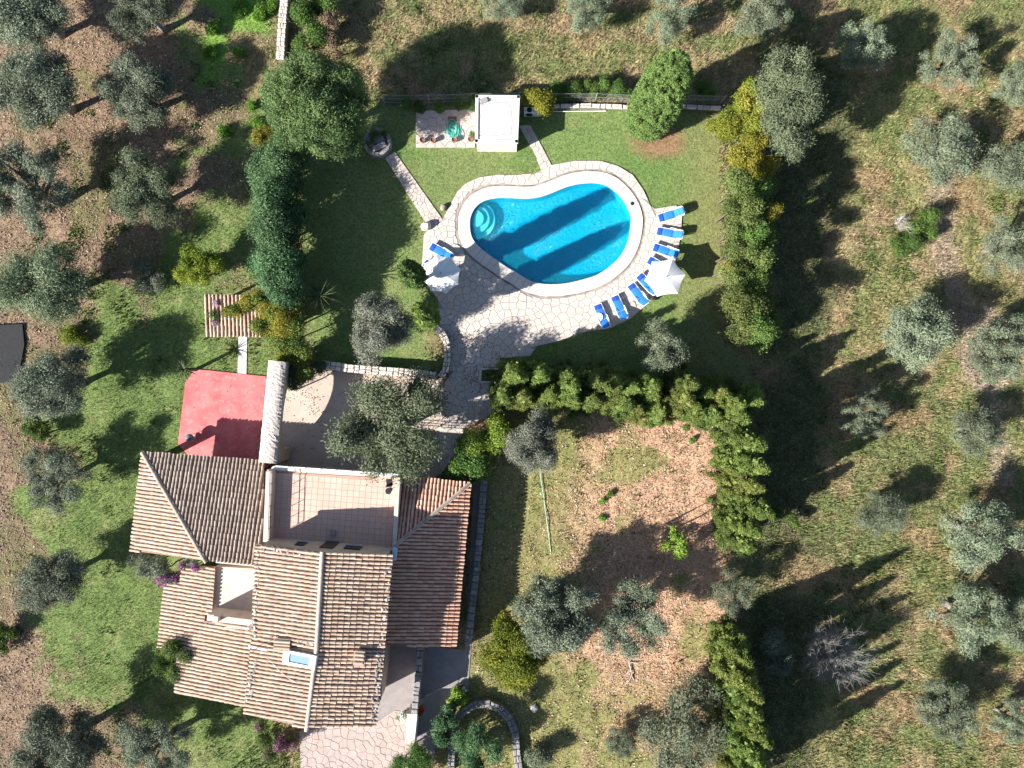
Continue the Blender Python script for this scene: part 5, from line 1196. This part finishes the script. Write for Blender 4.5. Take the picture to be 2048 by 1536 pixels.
shrub("clipped_bush", "dense round green bush on the sunny patio's shaded corner", "shrub", [(822,1510,1.8,32),(845,1520,1.6,28),(805,1530,1.4,26),(825,1545,1.4,34)], m_fol_green, 8000, .10, .06)
shrub("flower_bed", "pale green leafy plants inside the kerbed flower bed", "plants", [(915,1385,.6,16),(925,1400,.5,14),(905,1405,.4,12)], m_fol_lime, 1800)
shrub("red_flowers", "red flowering geranium beside the white wall end", "flowers", [(840,1424,1.0,10),(832,1418,.8,9)], m_fol_green, 700, .09, .06, extra=(("blossom", m_redf, 260, .09, .08),))
shrub("white_flowers", "white flowering plant on the patio step by the white wall", "flowers", [(806,1430,.7,9),(798,1438,.5,8)], m_fol_green, 450, .09, .05, extra=(("blossom", foliage("white_blossom", (.6, .6, .58), (.75, .75, .74), .2), 260, .08, .07),))
shrub("lime_sapling", "small lime-yellow sapling in the shade of the plot", "shrub", [(1354,1078,2.6,15),(1360,1102,2.3,18),(1345,1060,2.4,9),(1335,1095,1.2,14)], m_fol_lime, 1500, .18, .10)
shrub("grey_shrub", "pale grey-green shrub outside the horseshoe wall by the plot edge", "shrub", [(1085,1505,.9,26),(1070,1520,.7,24)], m_fol_olive2, 2600, .14, .05)
shrub("field_shrub", "green shrub with a bare dead bush beside it in the field", "shrub", [(1825,470,.9,30),(1850,440,1.0,26),(1800,490,.6,24),(1860,470,.7,22)], m_fol_green, 5000, .13, .05)
shrub("field_shrub", "small dark shrub at the corner of the conifer shadow in the field", "shrub", [(1588,1042,1.0,13),(1578,1028,.8,10),(1556,1030,1.0,16)], m_fol_green, 1600)
shrub("field_bush", "lush green bush next to the pale olive in the lower field", "shrub", [(1898,1380,1.2,22),(1870,1400,.9,18),(1920,1400,.8,20)], m_fol_green, 3000, .13, .06)
shrub("shade_bush", "dark bush in the deep shade between the conifers and the bare tree", "shrub", [(1545,1290,1.8,34),(1560,1325,1.4,28)], m_fol_olive, 3600)
GS = "green weed tufts in the plot"
for x_, y_ in ((1205,1002),(1203,1035),(1220,990),(1385,880),(1300,850)): shrub("weed_tuft", "tiny green weed tuft in the pink dry leaves of the plot", "weeds", [(x_, y_, .15, 7)], m_fol_grass, 260, .14, .05, GS, stem=False)
shrub("well_plant", "trailing plant on top of the round stone well", "plant", [(748,268,.95,11),(768,270,.9,9),(742,285,.9,8)], m_fol_green, 650, .16, .04, z0=.85)
shrub("pot_plant", "thin plant growing from the pot against the pump house", "plant", [(944,270,.7,8)], m_fol_green, 220, .14, .04, z0=.4)
shrub("bed_plants", "low dark plants in the white-edged flower bed", "plants", [(985,750,.35,14),(972,748,.3,10)], m_fol_mixed, 900, .12, .05, z0=.1)

# spiky rosettes
def rosette(name, label, px, py, z_, R_, nl, m, w=.06, trunk=.12):
    p = P(px, py, z_); t = thing(name, label, "palm", (p.x, p.y, 0)); mb = MB()
    mb.tube([(0, 0, -.1), (.03, 0, z_ * .5), (0, 0, z_)], [trunk * 1.3, trunk, trunk * .9], 9); mb.build("trunk", m_bark, t)
    lm = MB(); k = 5
    for i in range(k + 1):
        s_ = i / k; ww = w * (1 - s_ ** 2) * (.6 + 1.2 * s_ if s_ < .4 else 1.1) + .004; z0 = -.55 * s_ * s_ * .5; lm.v += [Vector((s_, -ww / 2, z0)), Vector((s_, 0, z0 - .02)), Vector((s_, ww / 2, z0))]; lm.t += [random.random()] * 3
    for i in range(k):
        for b in (0, 1): lm.f.append((3 * i + b, 3 * i + 3 + b, 3 * i + 4 + b, 3 * i + 1 + b)); lm.m.append(0)
    me = new_mesh("leaf", lm.v, lm.f, m, tint=lm.t); rr = random.Random(px)
    for i in range(nl):
        el = rr.uniform(-.35, 1.1) ; l_ = R_ * rr.uniform(.75, 1.1)
        link("leaf", me, t, (0, 0, z_ - .05 + rr.uniform(-.1, .1)), (rr.uniform(-.3, .3), -el, 2.399 * i + rr.uniform(-.2, .2)), (l_, l_, l_))
    return t
rosette("yucca", "long-leaved spiky yucca in the shade behind the laurel hedge", 640, 592, 2.4, 1.5, 60, m_fol_spike, .045)
rosette("small_palm", "small spiky palm at the corner of the red terrace", 367, 738, 2.0, .85, 54, m_fol_spike, .09)

# bare trees
def bare(name, label, px, py, zc, h, spread, depth, seed, m, cat="tree", rad=.11, kids=(3, 5)):
    rr = random.Random(seed); p = P(px, py, zc); t = thing(name, label, cat, (p.x, p.y, 0)); tr, br = MB(), MB()
    def grow(a, d, l_, r_, lv):
        pts = [a]; q_ = d.copy()
        for i in range(3):
            q_ = (q_ + Vector((rr.uniform(-.22, .22), rr.uniform(-.22, .22), rr.uniform(-.05, .14)))).normalized(); pts.append(pts[-1] + q_ * l_ / 3)
        (tr if lv == 0 else br).tube(pts, [r_, r_ * .85, r_ * .7, r_ * .5], 6 if lv < 2 else 4, cap=False)
        if lv >= depth: return
        for k in range(rr.randint(*kids)):
            s_ = rr.randint(1, 3); out = Vector((rr.gauss(0, 1), rr.gauss(0, 1), rr.uniform(-.1, .6))).normalized()
            grow(pts[s_], (q_ * .65 + out * spread).normalized(), l_ * rr.uniform(.6, .82), r_ * .52, lv + 1)
    for k in range(3): a_ = k * 2.1 + rr.random(); grow(Vector((0, 0, -.1)) if k == 0 else Vector((0, 0, h * .12)), Vector((math.cos(a_) * .35, math.sin(a_) * .35, 1)).normalized(), h * .42, rad, 0)
    tr.build("trunk", m, t); br.build("branches", m, t); return t
def fan_tree(label, px, py, zc, seed):
    rr = random.Random(seed); p = P(px, py, zc); t = thing("bare_tree", label, "tree", (p.x, p.y, 0)); g = lambda s_: Vector((rr.gauss(0, s_), rr.gauss(0, s_), rr.gauss(0, s_)))
    MB().tube([(0, 0, -.1), (.05, .02, .5), (.0, .05, 1.2)], [.17, .13, .11], 9).build("trunk", m_greytwig, t)
    for i in range(24):
        az = 2.399 * i; el = rr.uniform(.3, 1.35); d = Vector((math.cos(az) * math.cos(el), math.sin(az) * math.cos(el), math.sin(el))); L = rr.uniform(1.9, 2.7); a = Vector((0, .05, rr.uniform(.7, 1.2))); mb = MB()
        pts = [a]; q_ = d.copy()
        for k in range(5): q_ = (q_ + g(.12) + Vector((0, 0, .06))).normalized(); pts.append(pts[-1] + q_ * L / 5)
        mb.tube(pts, [.045, .035, .026, .018, .012, .006], 5, cap=False)
        for k in range(20):
            j_ = rr.randint(0, 4); b = pts[j_].lerp(pts[j_ + 1], rr.random()); q2 = (q_ * .8 + g(.4) + Vector((0, 0, .15))).normalized(); l2 = rr.uniform(.7, 1.5); m1 = b + q2 * l2 * .5; m2 = m1 + (q2 + g(.15) + Vector((0, 0, .1))).normalized() * l2 * .5
            mb.tube([b, m1, m2], [.017, .012, .005], 4, cap=False)
            for e in range(5):
                c_ = b.lerp(m1, rr.random()) if rr.random() < .4 else m1.lerp(m2, rr.random()); q3 = (q2 * .8 + g(.45)).normalized(); l3 = rr.uniform(.35, .8); mb.tube([c_, c_ + q3 * l3 * .5 + Vector((0, 0, .03)), c_ + q3 * l3], [.010, .008, .004], 3, cap=False)
        mb.build("branch", m_greytwig, t)
fan_tree("leafless grey tree fanning out fine twigs in the deep shade of the field", 1672, 1312, 2.6, 5)
bare("dead_bush", "bare grey dead bush beside the green field shrub", 1806, 440, 1.2, 2.0, .8, 3, 8, m_deadwood, "bush", rad=.04)
fb = MB(); q0 = P(1262, 1330, .12)
for pts in [[(1262,1318),(1258,1325),(1261,1336),(1264,1350),(1258,1362),(1250,1370)], [(1261,1324),(1270,1326),(1282,1325)], [(1258,1322),(1266,1315),(1276,1316)], [(1262,1340),(1255,1346),(1249,1352)], [(1263,1350),(1268,1360)]]:
    fb.tube([P(x_, y_, .12 + .05 * math.sin(x_)) for x_, y_ in pts], [.05 - .035 * i / len(pts) for i in range(len(pts))], 6)
tag(fb.build("fallen_branch", m_deadwood), "pale dead forked branch lying on the dry leaves of the plot", "branch")

# ================================================================ GARDEN FURNITURE
GLR = "blue sun loungers by the pool"
def make_lounger():
    t = thing("sun_lounger", "x", "sun lounger")
    fr = MB()
    for s_ in (-1, 1): fr.tube([(.02, .31 * s_, .30), (.5, .325 * s_, .31), (1.22, .325 * s_, .31), (1.55, .31 * s_, .31)], .028, 8)
    for x_ in (.02, .6, 1.2, 1.55): fr.bar((x_, -.31, .30), (x_, .31, .30), .05, .035)
    fr.build("frame", m_plastic, t)
    bk = MB(); pts = [(1.22, .33, .32), (1.55, .34, .52), (1.82, .31, .66), (1.88, .2, .69), (1.88, -.2, .69), (1.82, -.31, .66), (1.55, -.34, .52), (1.22, -.33, .32)]
    bk.tube(pts, .035, 8); bk.bar((1.3, -.3, .355), (1.8, -.28, .63), .04, .03); bk.bar((1.3, .3, .355), (1.8, .28, .63), .04, .03); bk.build("backrest_frame", m_plastic, t)
    for x_, s_ in ((.15, -1), (.15, 1), (1.4, -1), (1.4, 1)): MB().bar((x_, .29 * s_, -.02), (x_ + (.05 if x_ < 1 else -.05), .30 * s_, .3), .05).build("leg", m_plastic, t)
    for s_ in (-1, 1): MB().tube([(.95, .34 * s_, .31), (.93, .375 * s_, .48), (1.1, .38 * s_, .53), (1.38, .37 * s_, .53), (1.5, .35 * s_, .48)], .022, 6).build("armrest", m_plastic, t)
    def pad(x0, z0, x1, z1, w, th, nm, m, puff=.02):
        mb = MB(); n_ = 5; vs = []; fs = []
        for i in range(n_ + 1):
            s_ = i / n_; x_ = x0 + (x1 - x0) * s_; z_ = z0 + (z1 - z0) * s_; e = .03 if i in (0, n_) else 0
            for y_, dz in ((-w, 0), (-w + .03, th - e), (0, th + puff - e), (w - .03, th - e), (w, 0)): vs.append((x_, y_, z_ + dz))
        for i in range(n_):
            for k in range(4): fs.append((5 * i + k, 5 * i + 5 + k, 5 * i + 6 + k, 5 * i + 1 + k))
            fs.append((5 * i + 4, 5 * i + 9, 5 * i + 5, 5 * i))
        fs += [(0, 1, 2, 3, 4), tuple(5 * n_ + k for k in (4, 3, 2, 1, 0))]
        return mb.raw(vs, fs).build(nm, m, t, smooth=False)
    pad(.03, .30, .40, .325, .275, .05, "foot_cushion", m_blue_dk); pad(.41, .325, 1.21, .325, .275, .055, "seat_cushion", m_blue)
    pad(1.23, .335, 1.62, .555, .275, .055, "back_cushion", m_blue); pad(1.60, .56, 1.84, .69, .26, .08, "pillow", m_blue)
    return t
lounger0 = make_lounger()
LS = [((1316,438),(1356,424),"lounger at the grass end of the row on the widened deck"),
      ((1313,462),(1359,469),"lounger second from the grass end of the row"),
      ((1306,494),(1350,507),"lounger between the middle of the row and the open white parasol"),
      ((1296,519),(1338,541),"lounger mostly hidden under the sunlit white parasol"),
      ((1277,550),(1312,585),"lounger just beyond the sunlit parasol's far edge"),
      ((1260,569),(1290,606),"lounger next but one to the sunlit parasol"),
      ((1228,592),(1248,634),"lounger half in hedge shade, next to the last one of the row"),
      ((1194,609),(1212,652),"lounger half in hedge shade beside the white round table"),
      ((861,492),(912,521),"lounger beside the shaded parasol with one end in shadow"),
      ((849,524),(896,562),"lounger almost wholly covered by the shaded parasol")]
for i, (a, b, lab) in enumerate(LS):
    o = lounger0 if i == 0 else copy_tree(lounger0)
    A_, B_ = P(*a, .30), P(*b, .65); d = Vector((B_.x - A_.x, B_.y - A_.y)); o.location = (A_.x, A_.y, .088); o.rotation_euler = (0, 0, math.atan2(d.y, d.x))
    o['label'] = "white-framed blue " + lab; o['category'] = "sun lounger"; o['group'] = GLR

def parasol(label, px, py, zr, za, r_, n_, rot, tilt=(0, 0)):
    p = P(px, py, za); t = thing("parasol", label, "parasol", (p.x, p.y, .088))
    MB().lathe([(.28, 0), (.28, .05), (.22, .09), (.05, .1), (.05, .35), (.03, .36)], (0, 0, 0), 20).build("base", m_conc, t)
    MB().tube([(0, 0, .05), (0, 0, za - .09)], .024, 10).build("pole", m_plastic, t)
    cn = MB(); za2, zr2 = za - .09, zr - .09; K = 6; vs = [(0, 0, za2)]; fs = []; m_ = n_ * 4
    for k in range(1, K + 1):
        f = k / K
        for j_ in range(m_):
            a_ = rot + 2 * math.pi * j_ / m_; u = (j_ % 4) / 4; hx = math.cos(math.pi / n_) / math.cos(((u - .5)) * 2 * math.pi / n_); scal = 1 - .07 * math.sin(math.pi * u) * f ** 2
            rr = r_ * f * hx * scal / math.cos(math.pi / n_) * math.cos(math.pi / n_) ** 0
            vs.append((rr * math.cos(a_), rr * math.sin(a_), za2 - (za2 - zr2) * (f ** 1.15) - .035 * math.sin(math.pi * u) * f))
    for j_ in range(m_): fs.append((0, 1 + j_, 1 + (j_ + 1) % m_))
    for k in range(K - 1):
        for j_ in range(m_): a_, b_ = 1 + k * m_ + j_, 1 + k * m_ + (j_ + 1) % m_; fs.append((a_, a_ + m_, b_ + m_, b_))
    b0 = len(vs)
    for j_ in range(m_): v = vs[1 + (K - 1) * m_ + j_]; vs.append((v[0] * 1.005, v[1] * 1.005, v[2] - .09))
    for j_ in range(m_): a_, b_ = 1 + (K - 1) * m_ + j_, 1 + (K - 1) * m_ + (j_ + 1) % m_; fs.append((a_, b0 + j_, b0 + (j_ + 1) % m_, b_))
    c_ = cn.raw(vs, fs).build("canopy", m_canvas, t)
    for k in range(n_):
        a_ = rot + 2 * math.pi * k / n_; e = Vector((math.cos(a_), math.sin(a_), 0)) * r_ * .97
        MB().bar((0, 0, za2 - .05), (e.x, e.y, zr2 - .03), .02).build("rib", m_metal, t)
        MB().bar((0, 0, za2 - .75), (e.x * .5, e.y * .5, za2 - (za2 - zr2) * .45 - .05), .016).build("strut", m_metal, t)
    MB().lathe([(.035, -.02), (.04, .02), (.02, .07), (.005, .09)], (0, 0, za2), 10).build("finial", m_dark, t)
    return t
parasol("white octagonal parasol in dappled cypress shade by two loungers", 881, 546, 2.05, 2.5, 1.32, 8, .25)
parasol("white hexagonal parasol in full sun at the bend of the lounger row", 1333, 553, 2.05, 2.5, 1.27, 6, R(8))

t = thing("round_table", "small round white plastic table beside the last lounger", "table", P(1196, 635, .088))
MB().lathe([(.01, .44), (.30, .44), (.31, .46), (.30, .475), (.01, .478)], (0, 0, 0), 24).build("top", m_plastic, t)
for k in range(4): a_ = k * math.pi / 2 + .4; MB().bar((.1 * math.cos(a_), .1 * math.sin(a_), .45), (.24 * math.cos(a_), .24 * math.sin(a_), -.01), .035).build("leg", m_plastic, t)

p = P(378, 876, .9); t = thing("kettle_barbecue", "black kettle barbecue with shiny lid on the red terrace corner", "barbecue", (p.x, p.y, .10))
MB().lathe([(.02, .45), (.16, .48), (.27, .60), (.29, .72), (.28, .72)], (0, 0, 0), 22).build("bowl", m_dark, t, smooth=True)
l_ = MB().lathe([(.30, .72), (.28, .80), (.18, .90), (.02, .93)], (0, 0, 0), 22).build("lid", mat("lid_enamel", (.16, .17, .2), rough=.25, spec=.6), t, smooth=True)
MB().tube([(-.07, 0, .93), (-.05, 0, .99), (.05, 0, .99), (.07, 0, .93)], .014, 6).build("handle", m_dark, l_)
for k in range(3): a_ = 2.09 * k + .5; MB().bar((.16 * math.cos(a_), .16 * math.sin(a_), .52), (.32 * math.cos(a_), .32 * math.sin(a_), -.01), .025).build("leg", m_metal, t)
MB().lathe([(.20, .2), (.20, .215)], (0, 0, 0), 18).build("tray", m_metal, t)

# dark chair on the roof terrace
p = P(779, 964, FZ + .45); t = thing("terrace_chair", "dark folding chair standing in the corner of the roof terrace", "chair", (p.x, p.y, FZ + .012), TH + R(100))
MB().box((0, 0, .45), (.44, .44, .04)).build("seat", m_dark, t); MB().box((-.22, 0, .72), (.05, .44, .42), rot=Matrix.Rotation(R(-10), 3, 'Y')).build("backrest", m_dark, t)
for sx, sy in ((-1, -1), (-1, 1), (1, -1), (1, 1)): MB().bar((.19 * sx, .2 * sy, .45), (.23 * sx, .2 * sy, 0), .03).build("leg", m_dark, t)
p = P(777, 982, FZ + .6); t = thing("terrace_table", "small dark round table by the chair on the roof terrace", "table", (p.x, p.y, FZ + .012))
MB().lathe([(.01, .62), (.22, .62), (.22, .645), (.01, .65)], (0, 0, 0), 18).build("top", m_dark, t); MB().tube([(0, 0, .03), (0, 0, .63)], .025, 8).build("stem", m_dark, t); MB().lathe([(.16, 0), (.16, .02), (.03, .05)], (0, 0, 0), 16).build("foot", m_dark, t)
p = P(666, 1066, FZ); t = thing("roof_hatch", "small dark square hatch lying on the shaded roof terrace", "hatch", (p.x, p.y, FZ + .012), TH)
MB().box((0, 0, .03), (.42, .42, .06), 0, bev=.012).build("lid", m_grey_stone, t); MB().box((.3, -.02, .012), (.05, .5, .03)).build("batten", m_cream, t)

ln = MB(); pts = [(1080,938),(1082,960),(1087,990),(1090,1015),(1094,1045),(1098,1075),(1102,1105)]
ln.tube([P(x_, y_, .10) for x_, y_ in pts], .025, 6); tag(ln.build("irrigation_hose", mat("pale_green_hose", (.38, .55, .42), rough=.4)), "thin pale green irrigation hose lying along the edge of the plot", "hose")
tp = MB(); q_ = [P(x_, y_, .0) for x_, y_ in ((-60,652),(48,648),(52,690),(40,752),(20,765),(-60,770))]
tp.prism(ccw([Vector(p[:2]) for p in q_]), .10, .16, .02); tag(tp.build("black_sheet", m_black), "flat black sheet on the ground under the olives of the grove", "net")  # flat black slab lying just above the ground
